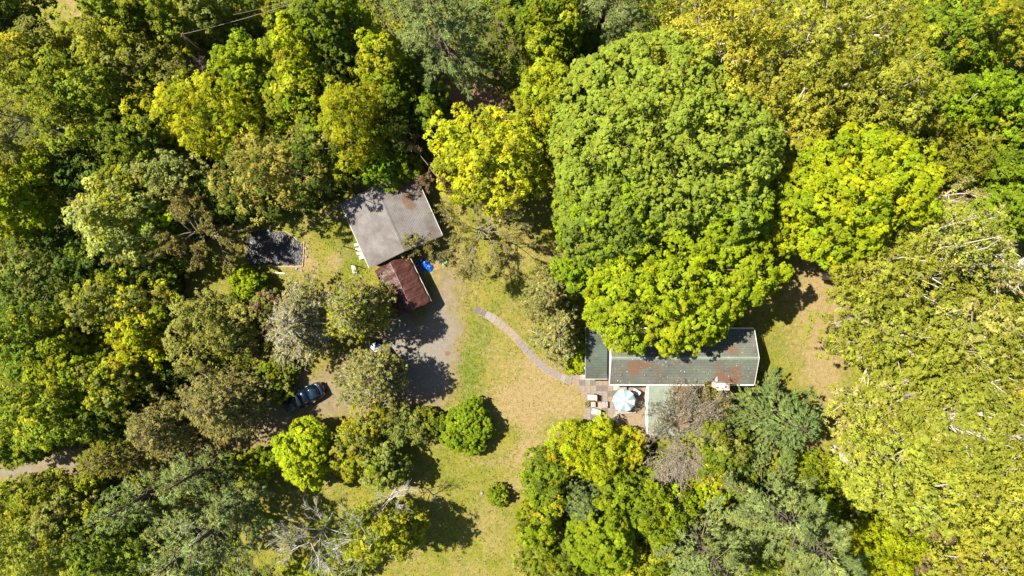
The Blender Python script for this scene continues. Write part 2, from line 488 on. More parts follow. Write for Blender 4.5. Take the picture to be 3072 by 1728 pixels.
def crown_leaves(kind, rx, ry, hb, h, pal, rng, off=(0, 0), pal2=None, dens=1.0, lobes_only=False):
    p = KINDS[kind]; lr = p['lr'] * min(1.0, 0.35 + 0.16 * max(rx, ry))
    zc = hb + 0.36 * (h - hb); up_ax, dn_ax = h - zc, zc - hb
    R = 0.5 * (rx + ry)
    area = 2 * math.pi * R * (0.5 * R + 0.5 * up_ax) + 1.2 * R * dn_ax
    L = max(7, int(p['lf'] * area / (lr * lr * 2.3)))
    i = np.arange(L) + 0.5
    cz = 1 - 1.38 * i / L; ph = i * 2.399963 + rng.uniform(0, 6)
    ph = ph + rng.normal(size=L) * 0.22; cz = np.clip(cz + rng.normal(size=L) * 0.05, -0.5, 1)
    sr = np.sqrt(np.maximum(0, 1 - cz * cz))
    a = rng.uniform(0, 6.28, 4)
    wk = {'dome': .55, 'round': .8, 'maple': .8}.get(kind, 1.25)
    wob = 1 + wk * (0.10 * np.cos(2 * ph + a[0]) + 0.08 * np.cos(3 * ph + a[1]) + 0.07 * np.cos(5 * ph + a[2]) + .05 * np.cos(4 * cz + 3 * ph + a[3]))
    rad = rng.uniform(p['lo'], p['hi'], L) * wob
    d = np.stack([sr * np.cos(ph), sr * np.sin(ph), cz], 1)
    ex = np.array([max(.3, rx - lr * .55), max(.3, ry - lr * .55), 1.0])
    P = d * ex; P[:, 2] = np.where(cz > 0, cz * (up_ax - lr * .6), cz * dn_ax)
    P *= rad[:, None]
    P[:, 2] += zc
    P[:, 2] = np.maximum(P[:, 2], 0.35 * lr)
    keep = rng.random(L) > p['drop']
    P, d = P[keep], d[keep]; L = len(P)
    P[:, 0] += off[0]; P[:, 1] += off[1]
    lobe = P
    if lobes_only: return lobe, None
    lobe_t = vary(pal, L, rng, p['lum'] * .9, p['hue'])
    if pal2 is not None:
        k = (rng.random(L) < 0.35)
        lobe_t[k] = vary(pal2, int(k.sum()), rng, p['lum'], p['hue'])
    up = np.array([0, 0, 1.0])
    nc, nl = p['nc'], max(6, int(p['nl'] * dens))
    lrv = lr * rng.uniform(.75, 1.25, L)
    ld = unit(d * 0.6 + up * 0.35)
    n = unit(np.repeat(ld, nc, 0) * 0.75 + runit(L * nc, rng) * 0.95)
    lrr = np.repeat(lrv, nc)
    C = np.repeat(P, nc, 0) + n * (lrr * rng.uniform(.62, 1.0, L * nc))[:, None]
    cr = lrr * 0.40
    ct = np.repeat(lobe_t, nc, 0) * (1 + rng.normal(size=(L * nc, 1)) * p['lum'] * .6)
    N2 = L * nc * nl
    m = unit(np.repeat(unit(n * .55 + up * .3), nl, 0) + runit(N2, rng) * 0.95)
    pos = np.repeat(C, nl, 0) + m * (np.repeat(cr, nl) * rng.uniform(.45, 1.1, N2))[:, None]
    pos[:, 2] = np.maximum(pos[:, 2], 0.03)
    nn = unit(m + up * 0.6 + runit(N2, rng) * 0.5)
    S = p['ls'] * rng.uniform(.65, 1.3, N2) * (0.75 + 0.25 * min(1, R / 3))
    T = np.repeat(ct, nl, 0) * (1 + rng.normal(size=(N2, 1)) * p['lum'] * .7)
    # foliage inside the crown, behind the outer shell
    n3 = int(area * (5 if kind == 'oak' else 9))
    th = rng.uniform(0, 6.283, n3); cz3 = rng.uniform(-.25, 1, n3); s3 = np.sqrt(1 - cz3 * cz3); r3 = rng.uniform(.35, .86, n3)
    q3 = np.stack([s3 * np.cos(th) * rx * r3 + off[0], s3 * np.sin(th) * ry * r3 + off[1], zc + np.where(cz3 > 0, cz3 * up_ax, cz3 * dn_ax) * r3], 1)
    q3[:, 2] = np.maximum(q3[:, 2], .05)
    pos = np.concatenate([pos, q3]); nn = np.concatenate([nn, unit(runit(n3, rng) + up)])
    S = np.concatenate([S, p['ls'] * 1.5 * rng.uniform(.7, 1.3, n3)]); T = np.concatenate([T, vary(pal, n3, rng, .2, .1)])
    return lobe, kites(pos, nn, S, p['asp'], np.clip(T, .002, .6), rng)

def put_mesh(name, parts, mat, parent, tint=False, smooth=False):
    V = np.concatenate([q[0] for q in parts]); off = 0; FF = []
    for q in parts:
        FF.append(q[1] + off); off += len(q[0])
    F = np.concatenate(FF)
    t = np.concatenate([q[2] for q in parts]) if tint else None
    return link(name, np_mesh(name, V, F, mat, t, smooth), None, parent)

def broad(name, u, v, ru, rv, h, kind='leafy', pal='green', pal2=None, cb=.25, bark='bark', limbs=14, twigs=0, lean=(0, 0), dens=1.0, seed=0):
    rng = np.random.default_rng(1000 + int(u) * 7 + int(v) * 13 + seed)
    zc = (cb + 0.5 * (1 - cb)) * h
    k = GS * (CAM_H - zc) / CAM_H
    c = at(u, v, zc)
    e = empty(name, (c.x + lean[0], c.y + lean[1], 0))
    rx, ry = ru * k, rv * k
    off = (-lean[0], -lean[1])
    tv = 1 + rng.normal() * .10; hv = rng.normal() * .07
    pc = tuple(np.clip(np.array(PAL[pal]) * tv * np.array([1 + hv, 1, 1 - hv]), .003, .5))
    lobe, lv = crown_leaves(kind, rx, ry, cb * h, h, pc, rng, off, PAL[pal2] if pal2 else None, dens)
    put_mesh('crown', [lv], M['leaf'], e, True)
    # trunk and limbs that carry the lobes
    R = 0.5 * (rx + ry)
    tr = 0.018 * h + 0.012 * R + 0.02
    tz = max(0.3, cb * h + 0.45 * (h - cb * h))
    top = np.array([off[0] * .8, off[1] * .8, tz])
    tp = limb_paths(np.array([0, 0, -0.15]), top[None], 6, 0.0, rng)
    parts = [tubes(tp, np.linspace(tr * 1.35, tr * .45, 6)[None], 7)]
    nlb = min(limbs, len(lobe))
    idx = rng.choice(len(lobe), nlb, replace=False)
    tt = rng.uniform(.45, 1.0, nlb)
    st = np.array([0, 0, -.15]) * (1 - tt[:, None]) + top * tt[:, None]
    st[:, 2] = np.minimum(st[:, 2], lobe[idx][:, 2])
    lp = limb_paths(st, lobe[idx], 5, 0.06, rng)
    parts.append(tubes(lp, tr * .45 * np.linspace(1, .22, 5)[None] * rng.uniform(.6, 1.1, (nlb, 1)), 5))
    if twigs:
        ci = rng.integers(0, nlb, twigs)
        s2 = lp[ci, rng.integers(2, 5, twigs)]
        dd = unit(s2 - np.array([off[0], off[1], zc * .8])) + runit(twigs, rng) * .6 + np.array([0, 0, .45])
        e2 = s2 + unit(dd) * (rng.uniform(.12, .34, twigs) * R)[:, None]
        e2[:, 2] = np.minimum(e2[:, 2], h * 1.06)
        tw = limb_paths(s2, e2, 3, 0.08, rng)
        parts.append(tubes(tw, (0.040 + .008 * R) * np.linspace(1, .35, 3)[None] * rng.uniform(.5, 1.1, (twigs, 1)), 3))
    tw_name = put_mesh('trunk', parts, M[bark], e, smooth=True)
    return e

def conifer(name, u, v, ru, rv, h, pal='pine', style='pine', bark='bark', lean=(0, 0), dead=0, drop=.18, dens=1.0, pal2=None):
    rng = np.random.default_rng(5000 + int(u) * 7 + int(v) * 13)
    zc = (.45 if style == 'pine' else .35) * h
    k = GS * (CAM_H - zc) / CAM_H
    c = at(u, v, zc)
    e = empty(name, (c.x + lean[0], c.y + lean[1], 0))
    rx, ry = ru * k, rv * k; R = .5 * (rx + ry)
    off = np.array([-lean[0], -lean[1], 0])
    z0 = {'pine': .12, 'cedar': .06, 'spruce': .06}[style] * h
    step = {'pine': 1.15, 'cedar': .28, 'spruce': .46}[style] * (0.6 + .4 * min(1, h / 14))
    lev = np.arange(z0, h * .97, step)
    nb = {'pine': 6, 'cedar': 9, 'spruce': 9}[style]
    B = len(lev) * nb
    z = np.repeat(lev, nb) + rng.normal(size=B) * step * .35
    f = np.clip((z - z0) / (h - z0), 0, 1)
    prof = {'pine': (1 - f) ** .62 * (0.72 + .28 * np.minimum(1, f / .25)), 'cedar': (1 - f) ** .75 * (.8 + .2 * np.minimum(1, f / .2)), 'spruce': (1 - f) ** .85}[style]
    ph = np.tile(np.arange(nb) * 2 * math.pi / nb, len(lev)) + np.repeat(rng.uniform(0, 6, len(lev)), nb) + rng.normal(size=B) * .25
    a0 = rng.uniform(0, 6)
    Ln = prof * rng.uniform(.55, 1.2, B) * (1 + .12 * np.cos(2 * ph + a0) + .1 * np.cos(3 * ph - a0)) + .12
    keep = rng.random(B) > drop
    z, ph, Ln, f = z[keep], ph[keep], Ln[keep], f[keep]; B = len(z)
    dr = np.stack([np.cos(ph) * rx, np.sin(ph) * ry, np.zeros(B)], 1)
    rise = {'pine': rng.uniform(-.02, .20, B) + .28 * f, 'cedar': rng.uniform(.25, .6, B), 'spruce': rng.uniform(-.32, -.05, B) + .35 * f}[style]
    ax = lambda zz: off[None] * np.clip(zz / (.5 * h), 0, 1.4)[:, None] + np.stack([0 * zz, 0 * zz, zz], 1)
    S = ax(z); E = S + dr * Ln[:, None]; E[:, 2] += rise * Ln * R
    E[:, 2] = np.maximum(E[:, 2], .15)
    P = limb_paths(S, E, 5, .05 if style != 'spruce' else -.06, rng)
    tr = .016 * h + .04
    zt = np.linspace(0, h * .98, 8)
    tp = ax(zt)[None]
    parts = [tubes(tp, (tr * np.linspace(1.25, .12, 8))[None], 7), tubes(P, (.012 + .010 * Ln * R)[:, None] * np.linspace(1, .25, 5)[None], 4)]
    put_mesh('trunk', parts, M[bark], e, smooth=True)
    # sprays of needles along the branches, as flat side fans
    blen = np.linalg.norm(E - S, axis=1)
    sp = {'pine': .085, 'cedar': .24, 'spruce': .20}[style]
    cnt = np.maximum(2, (blen / sp * .9).astype(int))
    bi = np.repeat(np.arange(B), cnt)
    Tn = len(bi)
    t = 1 - rng.random(Tn) ** 1.3 * (.66 if style == 'pine' else .72)
    w = t * 4; i0 = np.minimum(3, w.astype(int)); fr = (w - i0)[:, None]
    pos = P[bi, i0] * (1 - fr) + P[bi, i0 + 1] * fr
    bd = unit(E - S)[bi]
    side = unit(np.cross(bd, np.array([0, 0, 1.0])))
    wd = {'pine': .19, 'cedar': .26, 'spruce': .17}[style] * blen[bi] * (1.05 - t) * 1.3 + .10
    sgn = rng.uniform(-1, 1, Tn)
    pos = pos + side * (sgn * wd)[:, None] + bd * (np.abs(sgn) * wd * .35)[:, None]
    pos[:, 2] += rng.normal(size=Tn) * .07 + {'pine': .05, 'cedar': .02, 'spruce': -.05}[style]
    nl = int({'pine': 9, 'cedar': 12, 'spruce': 11}[style] * dens)
    N2 = Tn * nl
    dirn = unit(bd + side * (sgn * .9)[:, None] + np.array([0, 0, {'pine': .35, 'cedar': .8, 'spruce': .05}[style]]))
    dl = unit(np.repeat(dirn, nl, 0) + runit(N2, rng) * {'pine': .62, 'cedar': .75, 'spruce': .5}[style])
    tr_ = {'pine': .17, 'cedar': .16, 'spruce': .17}[style]
    q = np.repeat(pos, nl, 0) + dl * (tr_ * rng.uniform(.2, 1.1, N2))[:, None] + runit(N2, rng) * .05
    nn = unit(np.array([0, 0, 1.0]) + runit(N2, rng) * .8)
    ls = {'pine': .27, 'cedar': .18, 'spruce': .24}[style]
    tb = vary(PAL[pal], B, rng, .14, .08)[bi]
    if pal2:
        kk = rng.random(B) < .3
        tb2 = vary(PAL[pal2], B, rng, .14, .08)[bi]
        tb = np.where(kk[bi][:, None], tb2, tb)
    tt = np.repeat(tb * (1 + rng.normal(size=(Tn, 1)) * .14), nl, 0) * (1 + rng.normal(size=(N2, 1)) * .14)
    lv = kites(q, nn, ls * rng.uniform(.6, 1.25, N2), {'pine': .22, 'cedar': .34, 'spruce': .24}[style], np.clip(tt, .002, .6), rng, D=dl)
    put_mesh('crown', [lv], M['needle'], e, True)
    if dead:
        di = rng.integers(0, B, dead)
        s2 = P[di, 2]; e2 = E[di] + runit(dead, rng) * .5 + np.array([0, 0, .35])
        tw = limb_paths(s2, e2, 4, .06, rng)
        p2 = [tubes(tw, .028 * np.linspace(1, .35, 4)[None] * rng.uniform(.6, 1.2, (dead, 1)), 4)]
        s3 = tw[np.repeat(np.arange(dead), 3), rng.integers(1, 4, dead * 3)]
        e3 = s3 + unit(np.repeat(unit(e2 - s2), 3, 0) + runit(dead * 3, rng) * .9) * rng.uniform(.25, .7, (dead * 3, 1))
        p2.append(tubes(limb_paths(s3, e3, 3, .05, rng), .016 * np.linspace(1, .4, 3)[None] * np.ones((dead * 3, 1)), 3))
        put_mesh('dead_twigs', p2, M['bark_dead'], e)['kind'] = 'stuff'
    return e

def bare(name, u, v, ru, rv, h, bark='bark_grey', pal=None, leaves=0, ls=.16, levels=(9, 5, 4, 3), lean=(0, 0), stems=1, cb=.18, up=.5, thick=1.0, vine=0, vine_pal='green', asp=.5):
    """a tree or shrub whose branches show: thin leaf or none"""
    rng = np.random.default_rng(9000 + int(u) * 7 + int(v) * 13)
    zc = .62 * h; k = GS * (CAM_H - zc) / CAM_H
    c = at(u, v, zc)
    e = empty(name, (c.x + lean[0], c.y + lean[1], 0))
    rx, ry = ru * k, rv * k; R = .5 * (rx + ry)
    off = np.array([-lean[0], -lean[1], 0])
    tr = (.012 * h + .02) * thick
    # trunk or several stems
    if stems == 1:
        E = np.array([[off[0], off[1], h * .78]])
        S = np.array([[0, 0, -.1]])
    else:
        a = rng.uniform(0, 6.28, stems)
        E = off[None] + np.stack([np.cos(a) * rx * .45, np.sin(a) * ry * .45, h * rng.uniform(.55, .85, stems)], 1)
        S = np.stack([np.cos(a) * .15, np.sin(a) * .15, 0 * a - .1], 1)
    P = limb_paths(S, E, 6, 0.03, rng)
    Rd = np.repeat((tr * (1.3 if stems == 1 else .6) * np.linspace(1, .35, 6))[None], len(P), 0)
    trunk = [tubes(P, Rd, 6)]
    br = []
    length = .8 * R
    tips = prev = None
    for li, nper in enumerate(levels):
        n = len(P) * nper
        pi = np.repeat(np.arange(len(P)), nper)
        t = rng.uniform((max(.12, cb * 1.2) if stems == 1 else .2) if li == 0 else .25, 1.0, n); Kp = P.shape[1]
        w = t * (Kp - 1); i0 = np.minimum(Kp - 2, w.astype(int)); fr = (w - i0)[:, None]
        S = P[pi, i0] * (1 - fr) + P[pi, i0 + 1] * fr
        pd = unit(P[pi, -1] - P[pi, 0])
        if li == 0 and stems == 1:
            a = rng.uniform(0, 6.28, n)
            d = np.stack([np.cos(a) * rx / R, np.sin(a) * ry / R, rng.uniform(.1, .9, n) * up * 2], 1)
            ln = length * rng.uniform(.6, 1.2, n) * (1.25 - .4 * t)
        else:
            out = unit((S - off) * np.array([1, 1, .4]) - np.array([0, 0, .2 * h]))
            d = pd * .9 + runit(n, rng) * .75 + out * .35 + np.array([0, 0, up * .35])
            ln = length * rng.uniform(.5, 1.2, n)
        E = S + unit(d) * ln[:, None]
        E[:, 2] = np.clip(E[:, 2], .1, h)
        P2 = limb_paths(S, E, 5 if li < 2 else 3, .05, rng)
        r0 = np.maximum(tr * (.5, .27, .15, .09)[li], .011) * rng.uniform(.7, 1.15, n)
        kk = P2.shape[1]
        br.append(tubes(P2, r0[:, None] * np.linspace(1, .4, kk)[None], 4 if li < 2 else 3))
        P = P2; length *= .56
        prev = tips; tips = P2
    if len(levels) == 3 and stems == 1: put_mesh('trunk', trunk + br, M[bark], e)
    else:
        put_mesh('trunk', trunk, M[bark], e, smooth=True)
        put_mesh('branches', br, M[bark], e)
    lv = []
    if leaves:
        n = leaves
        pi = rng.integers(0, len(tips), n); ki = rng.integers(0, tips.shape[1], n)
        base = tips[pi, ki]
        m2 = rng.random(n) < .3
        base[m2] = prev[rng.integers(0, len(prev), n), rng.integers(1, prev.shape[1], n)][m2]
        nl = 5
        q = np.repeat(base, nl, 0) + runit(n * nl, rng) * rng.uniform(.03, .20, (n * nl, 1))
        T = np.repeat(vary(PAL[pal], n, rng, .2, .14), nl, 0) * (1 + rng.normal(size=(n * nl, 1)) * .12)
        q[:, 2] = np.maximum(q[:, 2], .05)
        lv.append(kites(q, unit(np.array([0, 0, .8]) + runit(n * nl, rng)), ls * rng.uniform(.6, 1.3, n * nl), asp, np.clip(T, .002, .6), rng))
    if vine:
        _, l2 = crown_leaves('bush', rx * .8, ry * .8, h * .08, h * .74, PAL[vine_pal], rng, (off[0] * .6, off[1] * .6))
        lv.append(l2)
    if lv: put_mesh('crown', lv, M['leaf'], e, True)
    return e

# ---- the trees and shrubs, one row each: builder, name, u, v, half-width, half-height, height in metres, settings, label, group
B_, C_, D_ = broad, conifer, bare
OAK = dict(kind='oak', pal='oak', bark='bark_pale', limbs=26, twigs=120, cb=.42)
OAKP = dict(kind='oak', pal='oak', pal2='oakp', bark='bark_pale', limbs=30, twigs=200, cb=.42)
G_OAK = 'yellow-green trees of the right-hand wood'
G_WOOD = 'mixed trees of the left-hand wood'
G_PINE = 'blue-green long-needled conifers'
G_CED = 'olive conifers around the driveway'
G_SHR = 'shrubs along the lower edge of the yard'
TREES = [
 # large crowns north of the house
 (B_, 'broadleaf_tree', 1985, 410, 330, 300, 20, dict(kind='dome', pal='maple', cb=.28, limbs=30), 'huge dome of fine green foliage, the largest crown in view', None),
 (B_, 'broadleaf_tree', 2030, 830, 288, 215, 14, dict(kind='maple', pal='mapleb', pal2='lime', cb=.22, limbs=30), 'wide bright green crown overhanging the north eave of the long house', None),
 (B_, 'broadleaf_tree', 2550, 582, 214, 206, 18, dict(kind='maple', pal='lime', pal2='mapleb', cb=.22, limbs=24), 'vivid lime-green rounded crown right of the largest green dome', None),
 (B_, 'broadleaf_tree', 1835, 640, 180, 150, 16, dict(kind='dome', pal='maple', pal2='mapleb', cb=.25, limbs=20), 'mid green crown filling in below the left side of the largest dome', None),
 (B_, 'broadleaf_tree', 2180, 640, 118, 120, 16, dict(kind='dome', pal='mapleb', pal2='maple', cb=.25, limbs=16), 'green crown between the largest dome and the lime-green rounded crown', None),
 (B_, 'broadleaf_tree', 1718, 830, 58, 62, 7, dict(kind='leafy', pal='lush', cb=.2), 'small fresh green crown tucked against the left edge of the bright house-side crown', None),
 # right-hand wood, top
 (B_, 'broadleaf_tree', 2140, 120, 190, 170, 19, dict(OAK), 'yellow-olive spring crown at the top edge, just right of the two dark conifers', G_OAK),
 (B_, 'broadleaf_tree', 2470, 110, 205, 190, 20, dict(OAK), 'broad yellow-olive crown at the top edge with pale limbs showing', G_OAK),
 (B_, 'broadleaf_tree', 2665, 270, 150, 140, 18, dict(OAK), 'yellow-olive crown bordering the green trees of the upper right corner', G_OAK),
 (B_, 'broadleaf_tree', 2390, 315, 175, 120, 15, dict(OAK), 'yellow-olive crown wedged between the green dome and the lime-green crown', G_OAK),
 (B_, 'broadleaf_tree', 2400, 440, 80, 70, 13, dict(OAK), 'small yellow-olive crown pressed against the left shoulder of the lime-green crown', G_OAK),
 (B_, 'broadleaf_tree', 2190, 330, 110, 90, 15, dict(OAKP), 'patchy yellow-brown crown with dark gaps above the green dome', G_OAK),
 (B_, 'broadleaf_tree', 2860, 90, 115, 130, 15, dict(kind='leafy', pal='green', pal2='yg', twigs=25), 'mid green leafy crown near the upper right corner with twigs showing', G_OAK),
 (B_, 'broadleaf_tree', 3010, 90, 90, 110, 13, dict(kind='leafy', pal='yg', pal2='olive', twigs=20), 'yellowish green crown filling the upper right corner', G_OAK),
 (B_, 'broadleaf_tree', 2905, 285, 125, 95, 12, dict(kind='leafy', pal='lush'), 'rich green crown at the right edge beside the yellow-olive crowns', G_OAK),
 (B_, 'broadleaf_tree', 2850, 440, 115, 105, 9, dict(kind='feather', pal='yg', pal2='olive'), 'soft fine-leaved olive-green crown right of the lime-green crown', G_OAK),
 (B_, 'broadleaf_tree', 3040, 350, 75, 90, 11, dict(kind='leafy', pal='lush', pal2='yg'), 'green crown cut by the right edge, upper one of two', G_OAK),
 (B_, 'broadleaf_tree', 3030, 490, 85, 70, 10, dict(kind='leafy', pal='green', pal2='lush'), 'green crown cut by the right edge, lower one of two above the pale twiggy trees', G_OAK),
 (B_, 'broadleaf_tree', 3010, 640, 100, 80, 12, dict(kind='leafy', pal='lush', pal2='green'), 'green leafy crown at the right edge above the twiggy yellow wood', G_OAK),
 (D_, 'bare_tree', 2820, 590, 95, 70, 9, dict(bark='bark_pale', pal='oakp', leaves=700, levels=(11, 6, 4, 3)), 'pinkish brown twiggy tree just right of the lime-green crown', None),
 # right-hand wood, middle and bottom
 (D_, 'bare_tree', 2515, 795, 75, 50, 6, dict(bark='bark_red', pal='oak', leaves=350, up=.35), 'leafless purplish-brown shrub at the shadowed foot of the lime-green crown', None),
 (B_, 'broadleaf_tree', 2655, 820, 150, 125, 17, dict(OAK), 'yellow-green crown at the upper left corner of the right-hand wood', G_OAK),
 (B_, 'broadleaf_tree', 2850, 725, 165, 120, 18, dict(OAKP, twigs=260, dens=.5), 'pale yellow thinly leafed crown with pinkish limbs', G_OAK),
 (D_, 'bare_tree', 2990, 810, 125, 105, 19, dict(bark='bark_dead', pal='oakp', leaves=1500, ls=.17, levels=(12, 6, 4, 3)), 'pale twiggy crown near the right edge with bleached limbs', None),
 (B_, 'broadleaf_tree', 2690, 1000, 190, 140, 16, dict(OAK, twigs=150), 'broad yellow-green crown beside the dry strip of lawn', G_OAK),
 (B_, 'broadleaf_tree', 2940, 1000, 165, 150, 19, dict(OAKP), 'dense yellow crown at the right edge, level with the long house', G_OAK),
 (B_, 'broadleaf_tree', 2665, 1225, 150, 110, 15, dict(OAKP), 'yellow crown right of the dark round conifer and the orange leaf litter', G_OAK),
 (B_, 'broadleaf_tree', 2870, 1260, 165, 160, 19, dict(OAK, twigs=150), 'large yellow crown in the middle of the lower right wood', G_OAK),
 (B_, 'broadleaf_tree', 3045, 1240, 115, 150, 18, dict(OAKP), 'yellow crown with white limbs cut by the right edge', G_OAK),
 (B_, 'broadleaf_tree', 2690, 1440, 160, 130, 17, dict(OAK, twigs=150), 'yellow crown directly right of the big lower conifer', G_OAK),
 (B_, 'broadleaf_tree', 2890, 1490, 165, 130, 18, dict(OAK, twigs=150), 'golden crown in the lower right wood with forked white limbs', G_OAK),
 (B_, 'broadleaf_tree', 3050, 1480, 110, 150, 18, dict(OAK), 'golden crown cut by the right edge near the bottom corner', G_OAK),
 (B_, 'broadleaf_tree', 2640, 1665, 125, 105, 9, dict(kind='feather', pal='lime'), 'bright lime shrubby crown at the bottom edge right of the big conifer', None),
 (B_, 'broadleaf_tree', 2830, 1660, 95, 95, 9, dict(kind='oak', pal='oak', pal2='brown', twigs=30), 'brownish yellow low crown at the bottom edge right of the lime shrub', None),
 (B_, 'broadleaf_tree', 3010, 1670, 125, 100, 17, dict(OAK), 'yellow crown filling the lower right corner', G_OAK),
 # lower right conifers and shrubs
 (C_, 'conifer_tree', 2325, 1245, 150, 145, 12, dict(pal='spruce', style='spruce', dens=1.2), 'dark green round conifer beside the chimney end of the house', None),
 (C_, 'conifer_tree', 2345, 1545, 190, 175, 20, dict(pal='pine', style='pine'), 'large blue-green layered conifer at the bottom edge', G_PINE),
 (C_, 'conifer_tree', 2120, 1650, 130, 130, 16, dict(pal='pine', style='pine'), 'blue-green conifer at the bottom edge left of the largest one', G_PINE),
 (C_, 'conifer_tree', 2480, 1680, 110, 100, 14, dict(pal='pineb', style='pine'), 'blue-green conifer low at the bottom edge beside the lime shrub', G_PINE),
 (B_, 'broadleaf_tree', 2150, 1345, 85, 75, 7, dict(kind='feather', pal='green', pal2='pale'), 'soft grey-green bushy tree left of the dark round conifer', None),
 (D_, 'bare_shrub', 2035, 1290, 95, 140, 5, dict(bark='bark_grey', pal='grey', leaves=2600, stems=11, levels=(6, 5, 4, 3), ls=.12), 'grey leafless brush growing over the green flat roof', None),
 (D_, 'bare_shrub', 2120, 1215, 52, 55, 3.2, dict(bark='bark_red', pal='bud', leaves=1500, stems=7, levels=(5, 5, 4), ls=.13), 'tan and yellow bush in the corner below the chimney', None),
 (B_, 'shrub', 2420, 1415, 115, 60, 4, dict(kind='bush', pal='yg', pal2='lush', cb=.05), 'mixed green thicket below the dark round conifer and orange litter', G_SHR),
 (B_, 'shrub', 2240, 1450, 60, 60, 5, dict(kind='leafy', pal='dk', cb=.1), 'dark green leafy shrub between the round conifer and the blue-green conifers', G_SHR),
 (B_, 'shrub', 2130, 1450, 60, 75, 6, dict(kind='bush', pal='lime', pal2='brown', cb=.1, bark='bark_pale', limbs=20, twigs=14), 'yellow-green shrub with a bare pinkish stem, left of the dark leafy shrub', G_SHR),
 (B_, 'shrub', 2440, 1520, 70, 50, 5, dict(kind='bush', pal='green', cb=.1), 'shaded green shrub under the right boughs of the largest blue-green conifer', G_SHR),
 # thicket between lawn and bottom edge
 (B_, 'broadleaf_tree', 1775, 1352, 112, 92, 6.5, dict(kind='feather', pal='lime', pal2='limey', cb=.12, limbs=16), 'bright yellow-green small tree at the lower edge of the patio', None),
 (B_, 'shrub', 1885, 1340, 45, 55, 4, dict(kind='maple', pal='limey', cb=.1), 'yellow-green side bush right of the bright patio tree', None),
 (B_, 'shrub', 1645, 1440, 65, 90, 5, dict(kind='leafy', pal='green', pal2='lush', cb=.08), 'mid green shrub at the lawn edge below the bright patio tree', G_SHR),
 (B_, 'shrub', 1620, 1560, 68, 80, 6, dict(kind='leafy', pal='lush', pal2='yg', cb=.08), 'glossy yellow-green shrub bulging onto the lawn, second below the patio tree', G_SHR),
 (C_, 'conifer_tree', 1748, 1500, 62, 68, 7, dict(pal='pineb', style='cedar'), 'small bluish conifer surrounded by green shrubs below the patio tree', None),
 (B_, 'broadleaf_tree', 1805, 1615, 100, 95, 10, dict(kind='maple', pal='lush', cb=.15), 'deep green rounded crown in the thicket at the bottom, left of the conifers', None),
 (B_, 'broadleaf_tree', 1950, 1520, 110, 95, 8, dict(kind='leafy', pal='lush', pal2='green', cb=.12, bark='bark_pale'), 'green leafy crown with a white dead stick, below the grey brush', None),
 (B_, 'shrub', 1650, 1690, 95, 80, 6, dict(kind='feather', pal='green', pal2='pale', cb=.08), 'pale green soft shrub at the bottom edge beside the lawn', G_SHR),
 (B_, 'shrub', 1930, 1690, 120, 80, 7, dict(kind='leafy', pal='yg', pal2='lush', cb=.1), 'yellow-green shrub at the bottom edge left of the conifers', G_SHR),
 (B_, 'shrub', 1860, 1450, 70, 50, 5, dict(kind='leafy', pal='green', cb=.08), 'dark green shrub in the shadow right of the small bluish conifer', G_SHR),
 (B_, 'round_bush', 1402, 1284, 76, 76, 3.6, dict(kind='round', pal='lush', cb=.02, limbs=10), 'large clipped round green bush standing on the lawn', None),
 (B_, 'shrub', 1295, 1268, 52, 48, 2.6, dict(kind='bush', pal='green', cb=.03), 'small dark green bush between the round bush and the olive hedge', G_SHR),
 (B_, 'shrub', 1205, 1275, 80, 55, 4, dict(kind='feather', pal='olive', cb=.08, twigs=40, bark='bark_grey'), 'olive drooping shrub at the lower edge of the parking area', G_SHR),
 (B_, 'shrub', 1075, 1330, 95, 95, 5.5, dict(kind='bush', pal='yg', pal2='olive', cb=.08), 'mixed yellow-green shrub with dark shade right of the bright lime tree', G_SHR),
 (B_, 'shrub', 1150, 1398, 68, 60, 6.5, dict(kind='bush', pal='olive', pal2='green', cb=.08), 'dim olive shrub casting a deep shadow on the lawn', G_SHR),
 (B_, 'broadleaf_tree', 912, 1358, 78, 92, 7, dict(kind='maple', pal='lime', cb=.12), 'bright lime-green small tree below the parked car', None),
 (B_, 'shrub', 765, 1392, 85, 40, 3, dict(kind='bush', pal='lush', pal2='lime', cb=.03), 'fresh green low hedge between the drive and the shaded lawn', G_SHR),
 (B_, 'round_bush', 1727, 1086, 30, 34, 1.8, dict(kind='round', pal='lime', cb=.02, limbs=8), 'small neat lime-green bush at the left wall of the house', None),
 (B_, 'shrub', 1742, 1045, 16, 40, 2.2, dict(kind='bush', pal='lush', cb=.03), 'narrow green shrub against the left wall of the house', None),
 (B_, 'shrub', 1493, 1487, 27, 32, 2.4, dict(kind='bush', pal='green', pal2='lush', cb=.04), 'tiny lone green shrub on the open lower lawn', None),
 # conifers at the top
 (C_, 'conifer_tree', 1322, 108, 185, 165, 21, dict(pal='pine', style='pine'), 'big grey-green layered conifer at the top edge above the leaf-litter clearing', G_PINE),
 (C_, 'conifer_tree', 1820, 20, 160, 125, 21, dict(pal='pine', style='pine'), 'grey-green conifer at the top edge left of the yellow-olive crowns', G_PINE),
 (B_, 'broadleaf_tree', 1660, 75, 88, 95, 15, dict(kind='leafy', pal='lush', pal2='yg', cb=.2), 'fresh green crown at the top edge between the two layered conifers', None),
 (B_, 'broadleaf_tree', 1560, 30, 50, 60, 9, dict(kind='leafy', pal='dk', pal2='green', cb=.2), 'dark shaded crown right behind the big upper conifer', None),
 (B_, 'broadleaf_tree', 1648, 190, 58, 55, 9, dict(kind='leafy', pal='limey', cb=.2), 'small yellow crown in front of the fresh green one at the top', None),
 (B_, 'broadleaf_tree', 1640, 300, 92, 100, 12, dict(kind='leafy', pal='limey', pal2='yg', cb=.25), 'yellow-green crown left of the huge green dome', None),
